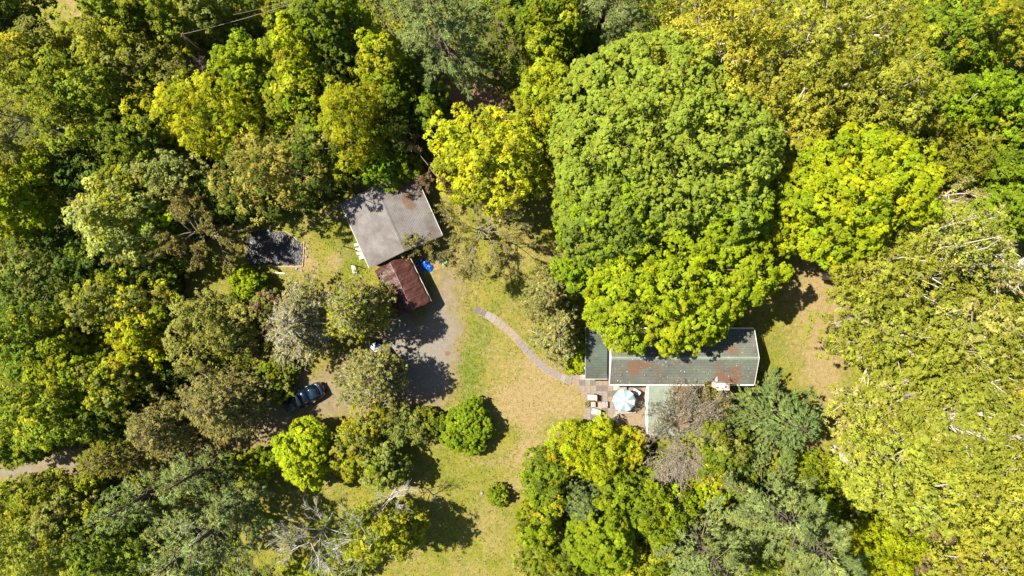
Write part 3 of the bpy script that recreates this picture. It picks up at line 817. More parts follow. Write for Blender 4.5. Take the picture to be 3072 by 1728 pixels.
 (B_, 'broadleaf_tree', 1470, 470, 178, 140, 13, dict(kind='leafy', pal='limey', pal2='yg', cb=.3, limbs=26, bark='bark_grey'), 'large airy yellow-green crown above the yard, right of the grey-roofed garage', None),
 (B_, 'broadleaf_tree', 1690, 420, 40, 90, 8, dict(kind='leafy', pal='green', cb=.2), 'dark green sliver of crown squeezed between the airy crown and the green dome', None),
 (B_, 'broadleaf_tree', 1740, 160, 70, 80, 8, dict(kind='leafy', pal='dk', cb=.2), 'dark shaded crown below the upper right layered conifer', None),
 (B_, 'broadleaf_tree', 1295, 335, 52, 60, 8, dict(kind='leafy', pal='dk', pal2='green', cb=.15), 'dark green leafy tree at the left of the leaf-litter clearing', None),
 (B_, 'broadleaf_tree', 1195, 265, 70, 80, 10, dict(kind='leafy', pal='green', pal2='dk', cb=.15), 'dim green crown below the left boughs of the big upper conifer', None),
 (B_, 'broadleaf_tree', 1150, 190, 68, 75, 13, dict(kind='leafy', pal='lime', pal2='yg', cb=.2), 'yellow-green crown touching the left side of the big upper conifer', None),
 (B_, 'broadleaf_tree', 1060, 365, 95, 128, 13, dict(kind='feather', pal='limey', cb=.2), 'upright glowing yellow crown above the grey-roofed garage', None),
 (B_, 'broadleaf_tree', 1165, 515, 92, 48, 6, dict(kind='leafy', pal='lush', pal2='green', cb=.1), 'green shrubby tree leaning over the upper edge of the garage roof', None),
 (B_, 'broadleaf_tree', 1170, 420, 70, 70, 8, dict(kind='leafy', pal='dk', pal2='olive', cb=.12), 'dark shaded crown between the glowing yellow crown and the garage', None),
 (D_, 'bare_tree', 1288, 500, 70, 95, 7, dict(bark='bark_red', pal='brown', leaves=900, ls=.15), 'reddish brown thin tree at the upper right corner of the garage', None),
 (D_, 'bare_tree', 1425, 690, 150, 125, 9, dict(bark='bark_grey', pal='bud', leaves=4200, ls=.11, lean=(.6, -.5), levels=(13, 6, 5, 4), cb=.3, thick=.75), 'nearly leafless tree on the lawn right of the garage, casting branching shadow', None),
 (D_, 'bare_shrub', 1275, 715, 70, 48, 4.2, dict(bark='bark', pal='bud', leaves=420, ls=.13, stems=4, levels=(5, 5, 4)), 'dark thin shrub over the lower right corner of the garage roof', None),
 # conifers by the drive
 (C_, 'conifer_tree', 915, 960, 92, 135, 9.5, dict(pal='cedarg', style='cedar', dead=110, pal2='cedar', bark='bark_grey'), 'greyish half-dead conifer with whitish twigs left of the brown carport', G_CED),
 (C_, 'conifer_tree', 1080, 925, 98, 112, 12, dict(pal='cedar', style='cedar', dead=25, pal2='yg'), 'olive conifer overhanging the left side of the brown carport', G_CED),
 (C_, 'conifer_tree', 1130, 1118, 110, 102, 10, dict(pal='cedar', style='cedar', dead=45, lean=(-.9, -.5)), 'olive conifer in the parking area hiding a dark car', G_CED),
 (C_, 'conifer_tree', 1640, 880, 78, 88, 8, dict(pal='cedar', style='cedar', pal2='cedaro'), 'olive conifer at the left foot of the house-side crown, upper of two', G_CED),
 (C_, 'conifer_tree', 1668, 1000, 84, 90, 7.5, dict(pal='cedar', style='cedar', dead=20), 'olive conifer beside the curved path, lower of two', G_CED),
 (C_, 'conifer_tree', 690, 1205, 125, 115, 11, dict(pal='cedaro', style='cedar', dead=10, pal2='cedar'), 'brownish olive conifer left of the parked car', G_CED),
 (C_, 'conifer_tree', 515, 1270, 108, 100, 10, dict(pal='cedaro', style='cedar', pal2='cedar'), 'brownish olive conifer, second to the left of the parked car', G_CED),
 (C_, 'conifer_tree', 370, 1352, 135, 96, 10, dict(pal='hem', style='spruce', drop=.25), 'olive-brown drooping conifer overhanging the lower left drive', G_CED),
 # lower left
 (C_, 'conifer_tree', 625, 1600, 165, 150, 18, dict(pal='pine', style='pine', dead=30, drop=.2), 'large pale blue-green conifer at the bottom left with dead sticks', G_PINE),
 (C_, 'conifer_tree', 595, 1415, 85, 80, 13, dict(pal='pine', style='pine'), 'pale blue-green conifer top just below the drive', G_PINE),
 (C_, 'conifer_tree', 420, 1495, 95, 85, 14, dict(pal='pine', style='pine', drop=.2), 'pale blue-green conifer lying left of the bottom left group', G_PINE),
 (C_, 'conifer_tree', 720, 1500, 80, 75, 12, dict(pal='pine', style='pine'), 'pale blue-green conifer at the edge of the shaded lawn', G_PINE),
 (D_, 'dead_tree', 1150, 1525, 75, 80, 10, dict(bark='bark_dead', levels=(9, 6, 4, 3), up=.45, lean=(.6, .8), thick=.55), 'bleached leafless dead tree top on the lower lawn', None),
 (D_, 'dead_tree', 1125, 1632, 125, 100, 14.5, dict(bark='bark_dead', pal='green', leaves=600, levels=(10, 7, 4, 3), vine=1, vine_pal='yg', lean=(.5, .5), thick=.55), 'bleached dead tree wrapped in green vines at the bottom edge', None),
 (D_, 'dead_tree', 930, 1620, 125, 95, 11, dict(bark='bark_dead', pal='olive', leaves=200, levels=(11, 7, 4, 3), lean=(.5, .5), thick=.55, up=.4), 'whitish dead tree spreading twigs beside the bottom left conifer', None),
 (B_, 'shrub', 985, 1705, 120, 50, 4, dict(kind='leafy', pal='green', pal2='yg', cb=.05), 'green undergrowth at the bottom edge between the dead trees', None),
 (B_, 'broadleaf_tree', 140, 1225, 135, 95, 12, dict(kind='leafy', pal='yg', pal2='green', cb=.15), 'yellow-green crown at the left edge above the drive', G_WOOD),
 (B_, 'broadleaf_tree', 330, 1240, 90, 85, 8, dict(kind='leafy', pal='dk', pal2='green', cb=.1), 'very dark crown between the brownish conifers and the left-edge crown', G_WOOD),
 (B_, 'broadleaf_tree', 125, 1505, 140, 75, 9, dict(kind='leafy', pal='green', pal2='yg', cb=.1), 'green crown just below the drive at the left edge', G_WOOD),
 (B_, 'broadleaf_tree', 205, 1530, 60, 50, 10, dict(kind='feather', pal='pale', cb=.1), 'pale green small crown below the drive near the left edge', G_WOOD),
 (B_, 'broadleaf_tree', 90, 1650, 125, 105, 14, dict(kind='oak', pal='oak', pal2='yg', twigs=30, cb=.25), 'yellowish crown in the bottom left corner', G_WOOD),
 (B_, 'broadleaf_tree', 340, 1640, 130, 105, 11, dict(kind='leafy', pal='dk', pal2='green', cb=.12), 'dark green crown at the bottom edge left of the pale conifers', G_WOOD),
 (B_, 'shrub', 290, 1500, 70, 60, 5, dict(kind='bush', pal='green', pal2='brown', cb=.05), 'dark mixed shrub between the drive and the pale conifers', G_WOOD),
 (B_, 'broadleaf_tree', 55, 1345, 85, 45, 9, dict(kind='leafy', pal='green', cb=.2), 'green crown shading the left end of the drive', G_WOOD),
 # left wood, middle
 (B_, 'broadleaf_tree', 50, 620, 90, 90, 13, dict(kind='leafy', pal='lime', pal2='yg', cb=.2), 'bright yellow-green crown at the left edge, halfway up', G_WOOD),
 (B_, 'broadleaf_tree', 355, 665, 98, 105, 12, dict(kind='leafy', pal='pale', pal2='yg', cb=.2), 'pale yellow-green crown left of the brownish thin tree', G_WOOD),
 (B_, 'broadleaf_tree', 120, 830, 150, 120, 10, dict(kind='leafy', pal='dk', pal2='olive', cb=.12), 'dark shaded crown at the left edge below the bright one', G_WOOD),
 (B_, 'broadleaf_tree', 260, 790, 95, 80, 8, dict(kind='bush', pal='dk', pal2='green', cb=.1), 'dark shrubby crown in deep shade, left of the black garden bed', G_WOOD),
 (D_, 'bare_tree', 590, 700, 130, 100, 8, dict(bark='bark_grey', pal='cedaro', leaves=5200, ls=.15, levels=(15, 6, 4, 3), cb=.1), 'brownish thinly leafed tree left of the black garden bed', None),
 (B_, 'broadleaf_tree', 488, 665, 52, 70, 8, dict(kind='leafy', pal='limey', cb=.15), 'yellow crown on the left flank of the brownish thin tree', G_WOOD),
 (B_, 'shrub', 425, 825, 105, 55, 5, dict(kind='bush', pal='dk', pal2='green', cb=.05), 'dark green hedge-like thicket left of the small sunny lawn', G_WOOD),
 (B_, 'broadleaf_tree', 335, 915, 150, 88, 9, dict(kind='bush', pal='yg', pal2='olive', cb=.12, twigs=30, bark='bark_red'), 'yellow-green tangle below the dark hedge-like thicket', G_WOOD),
 (D_, 'bare_shrub', 195, 955, 45, 75, 6, dict(bark='bark_red', pal='olive', leaves=150, stems=5, levels=(5, 5, 4)), 'leafless brown tangle left of the yellow-green tangle', None),
 (B_, 'broadleaf_tree', 418, 1020, 68, 62, 8, dict(kind='leafy', pal='lime', cb=.12), 'small lime crown below the yellow-green tangle', G_WOOD),
 (B_, 'broadleaf_tree', 622, 985, 118, 92, 9, dict(kind='oak', pal='pale', pal2='olive', cb=.15, twigs=30), 'rounded pale olive crown left of the greyish half-dead conifer', G_WOOD),
 (B_, 'shrub', 745, 852, 50, 48, 3.4, dict(kind='leafy', pal='lush', pal2='lime', cb=.05), 'small fresh green bush on the lawn below the black garden bed', None),
 (B_, 'broadleaf_tree', 105, 1010, 120, 90, 11, dict(kind='leafy', pal='green', pal2='yg', cb=.15), 'green crown at the left edge level with the carport', G_WOOD),
 (B_, 'broadleaf_tree', 215, 1090, 88, 75, 10, dict(kind='leafy', pal='lime', pal2='yg', cb=.15), 'yellow crown below the leafless brown tangle', G_WOOD),
 (B_, 'broadleaf_tree', 345, 1130, 95, 70, 9, dict(kind='bush', pal='yg', pal2='olive', cb=.12), 'dull yellow-green crown below the small lime crown', G_WOOD),
 (D_, 'bare_shrub', 790, 1030, 60, 55, 4, dict(bark='bark_red', pal='olive', leaves=250, stems=5, levels=(5, 4, 4)), 'leafless dark twigs right of the rounded pale olive crown', None),
 (B_, 'shrub', 800, 930, 55, 60, 4, dict(kind='bush', pal='olive', pal2='brown', cb=.06), 'shaded brownish shrub squeezed left of the greyish half-dead conifer', G_WOOD),
 (B_, 'shrub', 480, 1130, 75, 60, 5, dict(kind='bush', pal='dk', pal2='olive', cb=.06), 'dark shrub in shade above the brownish conifers', G_WOOD),
 (B_, 'shrub', 830, 1130, 60, 70, 3, dict(kind='bush', pal='green', pal2='olive', cb=.03), 'shaded green bush above the parked car', None),
 # left wood, top
 (B_, 'broadleaf_tree', 20, 55, 80, 95, 13, dict(kind='leafy', pal='dk', pal2='green', cb=.2), 'dark crown in the upper left corner beside the tan clearing', G_WOOD),
 (B_, 'broadleaf_tree', 375, 25, 85, 70, 13, dict(kind='leafy', pal='green', pal2='lush', cb=.2), 'mid green crown at the top edge right of the tan clearing', G_WOOD),
 (B_, 'broadleaf_tree', 500, 40, 70, 80, 12, dict(kind='leafy', pal='yg', pal2='green', cb=.2), 'yellowish green crown at the top edge left of the overhead wires', G_WOOD),
 (B_, 'broadleaf_tree', 605, 25, 70, 60, 13, dict(kind='oak', pal='olive', pal2='yg', cb=.2), 'pale olive crown at the top edge behind the overhead wires', G_WOOD),
 (B_, 'broadleaf_tree', 165, 165, 85, 68, 12, dict(kind='leafy', pal='yg', pal2='olive', cb=.2), 'olive-yellow crown below the tan clearing, left of two', G_WOOD),
 (B_, 'broadleaf_tree', 330, 140, 95, 75, 13, dict(kind='oak', pal='yg', pal2='oak', cb=.2), 'olive-yellow crown below the tan clearing, right of two', G_WOOD),
 (B_, 'broadleaf_tree', 450, 210, 100, 85, 11, dict(kind='oak', pal='pale', pal2='yg', cb=.2, twigs=30), 'pale olive crown left of the brown dead brush', G_WOOD),
 (B_, 'broadleaf_tree', 75, 215, 95, 70, 13, dict(kind='oak', pal='yg', pal2='oak', cb=.2), 'yellowish crown at the left edge, second from the top', G_WOOD),
 (B_, 'broadleaf_tree', 260, 300, 145, 115, 14, dict(kind='leafy', pal='yg', pal2='green', cb=.2), 'wide olive-green crown in the upper left wood', G_WOOD),
 (D_, 'bare_tree', 100, 370, 125, 110, 13, dict(bark='bark_grey', pal='pale', leaves=2600, ls=.16, levels=(12, 6, 5, 3), lean=(2.2, -1.2)), 'grey-green thin twiggy tree leaning out at the left edge', None),
 (D_, 'dead_shrub', 607, 218, 42, 58, 6, dict(bark='bark_grey', stems=9, levels=(7, 6, 5, 3), lean=(.8, -.8)), 'dense purplish brown dead brush in the upper left wood', None),
 (B_, 'broadleaf_tree', 745, 205, 72, 75, 10, dict(kind='leafy', pal='lush', pal2='lime', cb=.15), 'fresh green crown right of the brown dead brush', G_WOOD),
 (B_, 'broadleaf_tree', 610, 350, 150, 105, 12, dict(kind='feather', pal='limey', pal2='lime', cb=.2), 'broad glowing yellow crown in the upper left wood', G_WOOD),
 (B_, 'broadleaf_tree', 830, 520, 160, 110, 13, dict(kind='oak', pal='pale', pal2='dk', cb=.15, limbs=24), 'large dull green crown left of the garage roof', G_WOOD),
 (B_, 'broadleaf_tree', 905, 300, 85, 85, 10, dict(kind='leafy', pal='yg', pal2='lush', cb=.15), 'green crown left of the upright glowing yellow crown', G_WOOD),
 (B_, 'broadleaf_tree', 905, 160, 90, 90, 13, dict(kind='leafy', pal='lime', pal2='yg', cb=.2), 'yellow-green crown between the overhead wires and the big upper conifer', G_WOOD),
 (B_, 'broadleaf_tree', 1000, 75, 90, 90, 16, dict(kind='maple', pal='lush', pal2='dk', cb=.2), 'deep green lumpy crown at the top edge left of the big upper conifer', G_WOOD),
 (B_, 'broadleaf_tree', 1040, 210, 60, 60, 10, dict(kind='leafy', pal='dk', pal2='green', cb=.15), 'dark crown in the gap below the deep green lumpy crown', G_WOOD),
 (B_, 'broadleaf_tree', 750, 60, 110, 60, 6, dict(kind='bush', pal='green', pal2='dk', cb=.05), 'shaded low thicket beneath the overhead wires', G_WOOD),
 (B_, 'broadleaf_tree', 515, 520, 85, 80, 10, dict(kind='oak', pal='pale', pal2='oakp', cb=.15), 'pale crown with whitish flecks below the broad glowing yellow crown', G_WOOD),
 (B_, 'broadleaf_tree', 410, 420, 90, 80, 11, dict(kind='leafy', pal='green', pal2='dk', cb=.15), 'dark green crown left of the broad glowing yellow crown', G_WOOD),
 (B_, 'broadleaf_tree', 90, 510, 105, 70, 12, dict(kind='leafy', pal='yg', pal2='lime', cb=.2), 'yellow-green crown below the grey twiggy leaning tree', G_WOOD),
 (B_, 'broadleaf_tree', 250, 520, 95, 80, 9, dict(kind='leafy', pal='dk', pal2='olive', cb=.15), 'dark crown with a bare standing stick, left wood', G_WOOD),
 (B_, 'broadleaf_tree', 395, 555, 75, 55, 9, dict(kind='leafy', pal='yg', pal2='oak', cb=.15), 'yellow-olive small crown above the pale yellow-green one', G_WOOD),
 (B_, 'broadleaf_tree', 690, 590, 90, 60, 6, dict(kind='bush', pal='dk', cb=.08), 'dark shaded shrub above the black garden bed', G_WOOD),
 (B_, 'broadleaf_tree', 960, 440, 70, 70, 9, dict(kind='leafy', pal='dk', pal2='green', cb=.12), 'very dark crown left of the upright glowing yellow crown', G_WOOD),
 (D_, 'dead_tree', 243, 650, 26, 40, 9, dict(bark='bark_dead', levels=(7, 3, 2), thick=1.1, up=.1, lean=(1.0, -.6)), 'bare pale standing trunk in the dark gap of the left wood', None),
 (D_, 'dead_tree', 2108, 1485, 22, 45, 7, dict(bark='bark_pale', levels=(7, 4, 2), thick=.8, up=.6, lean=(.2, .9)), 'thin pinkish dead stem above the left blue-green conifer', None),
 (D_, 'dead_tree', 2885, 300, 40, 45, 14, dict(bark='bark_pale', levels=(6, 5, 3), thick=.6, up=.6), 'pale bare limbs sticking out of the rich green crown at the right', None),
]
def tree_category(nm):
    return {'broadleaf_tree': 'tree', 'conifer_tree': 'conifer', 'bare_tree': 'bare tree', 'dead_tree': 'dead tree', 'bare_shrub': 'bare shrub',
            'shrub': 'shrub', 'round_bush': 'bush', 'dead_shrub': 'dead shrub'}[nm]
for fn, nm, u, v, ru, rv, h, kw, label, group in TREES:
    if group == G_WOOD: ru, rv = ru * 1.08, rv * 1.08
    e = fn(nm, u, v, ru, rv, h, **kw)
    tag(e, label, tree_category(nm), group)

# undergrowth that fills the wood between the crowns: leafy ground cover nobody could count
def undergrowth():
    rng = np.random.default_rng(77)
    n = 46000
    x = rng.uniform(-62, 62, n); y = rng.uniform(-37, 37, n)
    keep = (lawn_field(x, y) < -0.2) & (drive_field(x, y) < -.4) & (fl_litter(x, y) < .55) & (vnoise(x * .7, y * .7, 31) > .2)
    x, y = x[keep], y[keep]; n = len(x)
    tall = np.clip((-14 - x) / 6, 0, 1) * np.clip((-lawn_field(x, y) - 1) / 3, 0, 1)
    h = .15 + (1.3 + 4.2 * tall) * vnoise(x * .45, y * .45, 33) ** 1.6
    nl = 5
    q = np.repeat(np.stack([x, y, h * rng.uniform(.45, 1, n)], 1), nl, 0) + rng.normal(size=(n * nl, 3)) * np.array([.22, .22, .14])
    q[:, 2] = np.maximum(q[:, 2], .03)
    base = np.where((vnoise(x * .3, y * .3, 51) > .5)[:, None], np.array(PAL['yg'])[None], np.array(PAL['green'])[None])
    t = np.repeat(np.clip(vary((1., 1., 1.), n, rng, .22, .16) * 0 + base * (1 + rng.normal(size=(n, 1)) * .22), .003, .6), nl, 0)
    lv = kites(q, unit(np.array([0, 0, 1.2]) + runit(n * nl, rng)), .24 * rng.uniform(.6, 1.3, n * nl), .55, t, rng)
    o = link('undergrowth', np_mesh('undergrowth', lv[0], lv[1], M['leaf'], lv[2]))
    tag(o, 'leafy green undergrowth covering the forest floor between the trees', 'undergrowth', kind='stuff')
undergrowth()

def grass():
    """tufts that roughen the lawn and fray the edge of the drive"""
    rng = np.random.default_rng(78)
    n = 90000
    x = rng.uniform(-40, 44, n); y = rng.uniform(-32, 14, n)
    lf, df = lawn_field(x, y), drive_field(x, y)
    dry = dry_fn(x, y)
    keep = (lf > -.6) & (df < .5 + .5 * rng.random(n)) & (rng.random(n) < np.clip(.9 - dry * .6, .12, 1) * (.25 + 1.1 * vnoise(x * 1.3, y * 1.3, 61)))
    pat = sdist(x, y, poly_m([(1745, 1130), (1945, 1135), (1945, 1270), (1745, 1270)])) > 0
    hs = sdist(x, y, poly_m([(1740, 985), (2290, 985), (2290, 1170), (1740, 1150)])) > 0
    keep &= ~pat & ~hs
    x, y, dry, df = x[keep], y[keep], dry[keep], df[keep]; n = len(x)
    k = np.clip(dry + rng.normal(size=n) * .3, 0, 1)[:, None]
    c = np.array([.110, .135, .010]) * (1 - k) + np.array([.205, .155, .062]) * k
    c = c * (1.12 + rng.normal(size=(n, 1)) * .25)
    d = unit(rng.normal(size=(n, 3)) * np.array([1, 1, .25]) + np.array([0, 0, .35]))
    nn = unit(np.cross(d, runit(n, rng)) + np.array([0, 0, .7]))
    S = .11 * rng.uniform(.6, 1.6, n)
    lv = kites(np.stack([x, y, .02 + S * .3], 1), nn, S, .45, np.clip(c, .004, .5), rng, D=d)
    o = link('grass_tufts', np_mesh('grass_tufts', lv[0], lv[1], M['leaf'], lv[2]))
    tag(o, 'uneven tufts of green and dry grass over the lawn', 'grass', kind='stuff')
grass()

# ---------------------------------------------------------------- materials of built things
def roof_mat(name, base_lo, base_hi, moss, litter_lo, litter_hi, axis, period):
    """felt or shingle roofing: courses, weather streaks, moss and fallen leaves"""
    m, nt, b = new_mat(name)
    tc = node(nt, 'ShaderNodeTexCoord')
    f1 = noise(nt, 1.1, 6, 0.7); f2 = noise(nt, 18, 4, 0.75); f3 = noise(nt, 0.5, 4, .6)
    c = ramp(nt, f1, [(0.3, base_lo), (0.7, base_hi)])
    km = math_n(nt, 'MULTIPLY', math_n(nt, 'SUBTRACT', math_n(nt, 'ADD', f3, math_n(nt, 'MULTIPLY', f2, .25)), .58), 5.0, True)
    c = mix(nt, km, c, moss)
    w = node(nt, 'ShaderNodeTexWave', wave_type='BANDS', bands_direction=axis)
    w.inputs['Scale'].default_value = 0.314 / period
    w.inputs['Distortion'].default_value = 0.6; w.inputs['Detail'].default_value = 2.0
    nt.links.new(tc.outputs['Object'], w.inputs['Vector'])
    c = mix(nt, 1.0, c, ramp(nt, w.outputs['Fac'], [(0.0, (0.72, 0.72, 0.72)), (0.35, (1.0, 1.0, 1.0)), (1.0, (1.10, 1.10, 1.10))]), 'MULTIPLY')
    c = mix(nt, 1.0, c, ramp(nt, f2, [(0.2, (.75, .75, .75)), (.8, (1.25, 1.25, 1.25))]), 'MULTIPLY')
    k = math_n(nt, 'ADD', attr(nt, 'litter'), math_n(nt, 'MULTIPLY', math_n(nt, 'SUBTRACT', noise(nt, 3.2, 5, .75), .5), 1.5))
    k = math_n(nt, 'MULTIPLY', math_n(nt, 'SUBTRACT', k, .30), 3.2, True)
    c = mix(nt, k, c, ramp(nt, f2, [(0.25, litter_lo), (0.75, litter_hi)]))
    nt.links.new(c, b.inputs['Base Color'])
    b.inputs['Roughness'].default_value = .85; b.inputs['Specular IOR Level'].default_value = .25
    bump(nt, b, w.outputs['Fac'], .35, .02)
    return m
M['roof_grey'] = roof_mat('grey_shingle', (.098, .088, .087), (.150, .138, .136), (.080, .070, .064), (.060, .040, .030), (.14, .09, .06), 'X', .16)
M['roof_green'] = roof_mat('green_grey_shingle', (.058, .060, .050), (.100, .100, .086), (.088, .104, .084), (.082, .044, .028), (.140, .080, .052), 'Y', .17)
M['roof_wing'] = roof_mat('dark_green_shingle', (.034, .040, .034), (.060, .066, .054), (.050, .074, .056), (.10, .055, .035), (.15, .09, .06), 'Y', .17)
M['roof_flat'] = roof_mat('pale_green_felt', (.125, .150, .120), (.175, .200, .160), (.14, .165, .13), (.11, .058, .034), (.19, .105, .065), 'Y', .15)
M['white'] = plain('white_paint', (.50, .49, .48), .45, var=.10, scale=3)
M['white_dirty'] = plain('dirty_white_paint', (.27, .255, .24), .6, var=.25, scale=4)
M['siding'] = plain('weathered_siding', (.13, .10, .085), .75, var=.3, scale=3, bumpy=.3)
M['concrete'] = plain('pale_mortar', (.36, .33, .30), .85, var=.25, scale=4, bumpy=.4)
M['dark'] = plain('dark_opening', (.015, .014, .016), .6)
M['glass'] = plain('window_glass', (.03, .035, .04), .08, spec=.6)
M['black'] = plain('black_rubber', (.02, .02, .02), .8)
M['metal'] = plain('galvanised_metal', (.40, .41, .42), .4, .8)
M['dark_metal'] = plain('dark_metal', (.035, .035, .04), .5, .5)
M['wood'] = plain('grey_weathered_wood', (.24, .205, .175), .85, var=.28, scale=5, bumpy=.4)
M['wood_tan'] = plain('tan_timber', (.24, .155, .09), .8, var=.25, scale=5)
M['terracotta'] = plain('terracotta', (.42, .17, .085), .8)
M['blue_pale'] = plain('pale_blue_plastic', (.16, .30, .48), .35)
M['cream'] = plain('cream_cushion', (.36, .35, .25), .85, var=.12)
M['teal'] = plain('teal_plastic', (.20, .38, .36), .4)
M['green_plastic'] = plain('green_plastic', (.13, .30, .15), .35, var=.15)
M['soil'] = plain('dark_soil', (.05, .038, .028), .95, var=.4, scale=9, bumpy=.8)
M['rust'] = plain('rusty_iron', (.13, .065, .04), .8, .3, var=.4)
M['pale_slab'] = plain('pale_limestone', (.40, .345, .30), .85, var=.12, scale=5, bumpy=.3)
M['stone'] = plain('grey_fieldstone', (.19, .165, .14), .85, var=.25, scale=6, bumpy=.4)
PAVER = [plain('paver_grey', (.135, .115, .105), .85, var=.3, scale=7, bumpy=.4), plain('paver_sandy', (.165, .130, .102), .85, var=.25, scale=6, bumpy=.4),
         plain('paver_pale', (.165, .145, .135), .85, var=.22, scale=6, bumpy=.4), plain('paver_dark', (.085, .072, .070), .85, var=.3, scale=6, bumpy=.4)]
SLAB = [plain('slab_brown', (.165, .120, .085), .9, var=.32, scale=5, bumpy=.4), plain('slab_grey', (.15, .125, .11), .9, var=.3, scale=5, bumpy=.4),
        plain('slab_pale', (.21, .175, .145), .9, var=.3, scale=5, bumpy=.4), plain('slab_dark', (.098, .08, .07), .9, var=.3, scale=5, bumpy=.4)]

def roof_panel(name, c0, c1, c2, c3, nx, ny, thick, mat, parent, litter=None, warp=0.0):
    """a roof slope through four corners with its own thickness; litter(x, y) in local metres"""
    c0, c1, c2, c3 = (np.array(c, float) for c in (c0, c1, c2, c3))
    a = np.linspace(0, 1, nx + 1); bq = np.linspace(0, 1, ny + 1)
    A, Bq = np.meshgrid(a, bq); A, Bq = A.ravel()[:, None], Bq.ravel()[:, None]
    T = c0 * (1 - A) * (1 - Bq) + c1 * A * (1 - Bq) + c2 * A * Bq + c3 * (1 - A) * Bq
    if warp: T[:, 2] += warp * (fbm(T[:, 0] * .8, T[:, 1] * .8, 5) - .5)
    nrm = np.cross(c1 - c0, c3 - c0); nrm = nrm / np.linalg.norm(nrm)
    if nrm[2] < 0: nrm = -nrm
    Bm = T - nrm * thick
    w = nx + 1; n = len(T)
    F = []
    for j in range(ny):
        for i in range(nx):
            q = (j * w + i, j * w + i + 1, (j + 1) * w + i + 1, (j + 1) * w + i)
            F.append(q); F.append(tuple(n + k for k in reversed(q)))
    rim = [i for i in range(w)] + [j * w + nx for j in range(1, ny + 1)] + [ny * w + i for i in range(nx - 1, -1, -1)] + [j * w for j in range(ny - 1, 0, -1)]
    for k in range(len(rim)):
        p, q = rim[k], rim[(k + 1) % len(rim)]
        F.append((q, p, n + p, n + q))
    V = np.concatenate([T, Bm])
    lit = litter(V[:, 0], V[:, 1]) if litter else np.zeros(len(V)) - 1
    me = np_mesh(name, V, np.array(F), mat, attrs={'litter': lit})
    bm = bmesh.new(); bm.from_mesh(me); bmesh.ops.recalc_face_normals(bm, faces=bm.faces); bm.to_mesh(me); bm.free()
    return link(name, me, None, parent)

def wall_poly(name, pts, thick_dir, mat, parent):
    """an upright wall panel: outline pts extruded by thick_dir"""
    n = len(pts); V = [tuple(p) for p in pts] + [tuple(np.array(p) + np.array(thick_dir)) for p in pts]
    F = [tuple(range(n)), tuple(range(2 * n - 1, n - 1, -1))] + [(i, (i + 1) % n, n + (i + 1) % n, n + i) for i in range(n)]
    me = join_bm(name, [(V, F)], mat)
    bm = bmesh.new(); bm.from_mesh(me); bmesh.ops.recalc_face_normals(bm, faces=bm.faces); bm.to_mesh(me); bm.free()
    return link(name, me, None, parent)

def window(parent, loc, w, h, rz, n=2):
    f = box('window', w + .14, .07, h + .14, loc, M['white'], parent, rz, .01)
    for i in range(n):
        pw = w / n - .04
        box('pane', pw, .09, h, ((i - (n - 1) / 2) * (w / n), 0, .07), M['glass'], f)
    box('sill', w + .24, .14, .05, (0, -.03, -.05), M['white'], f)
    return f

def local_patches(lst, z, org, rz):
    """blobs given in survey units, evaluated in an object's local metres"""
    cs, sn = math.cos(-rz), math.sin(-rz)
    P = []
    for u, v, ru, rv, w in lst:
        p = at(u, v, z); dx, dy = p.x - org[0], p.y - org[1]
        P.append((dx * cs - dy * sn, dx * sn + dy * cs, ru * GS, rv * GS, w))
    def fn(x, y):
        s = np.zeros(x.shape)
        for px, py, rx, ry, w in P: s = s + w * np.exp(-(((x - px) / rx) ** 2 + ((y - py) / ry) ** 2))
        return s
    return fn

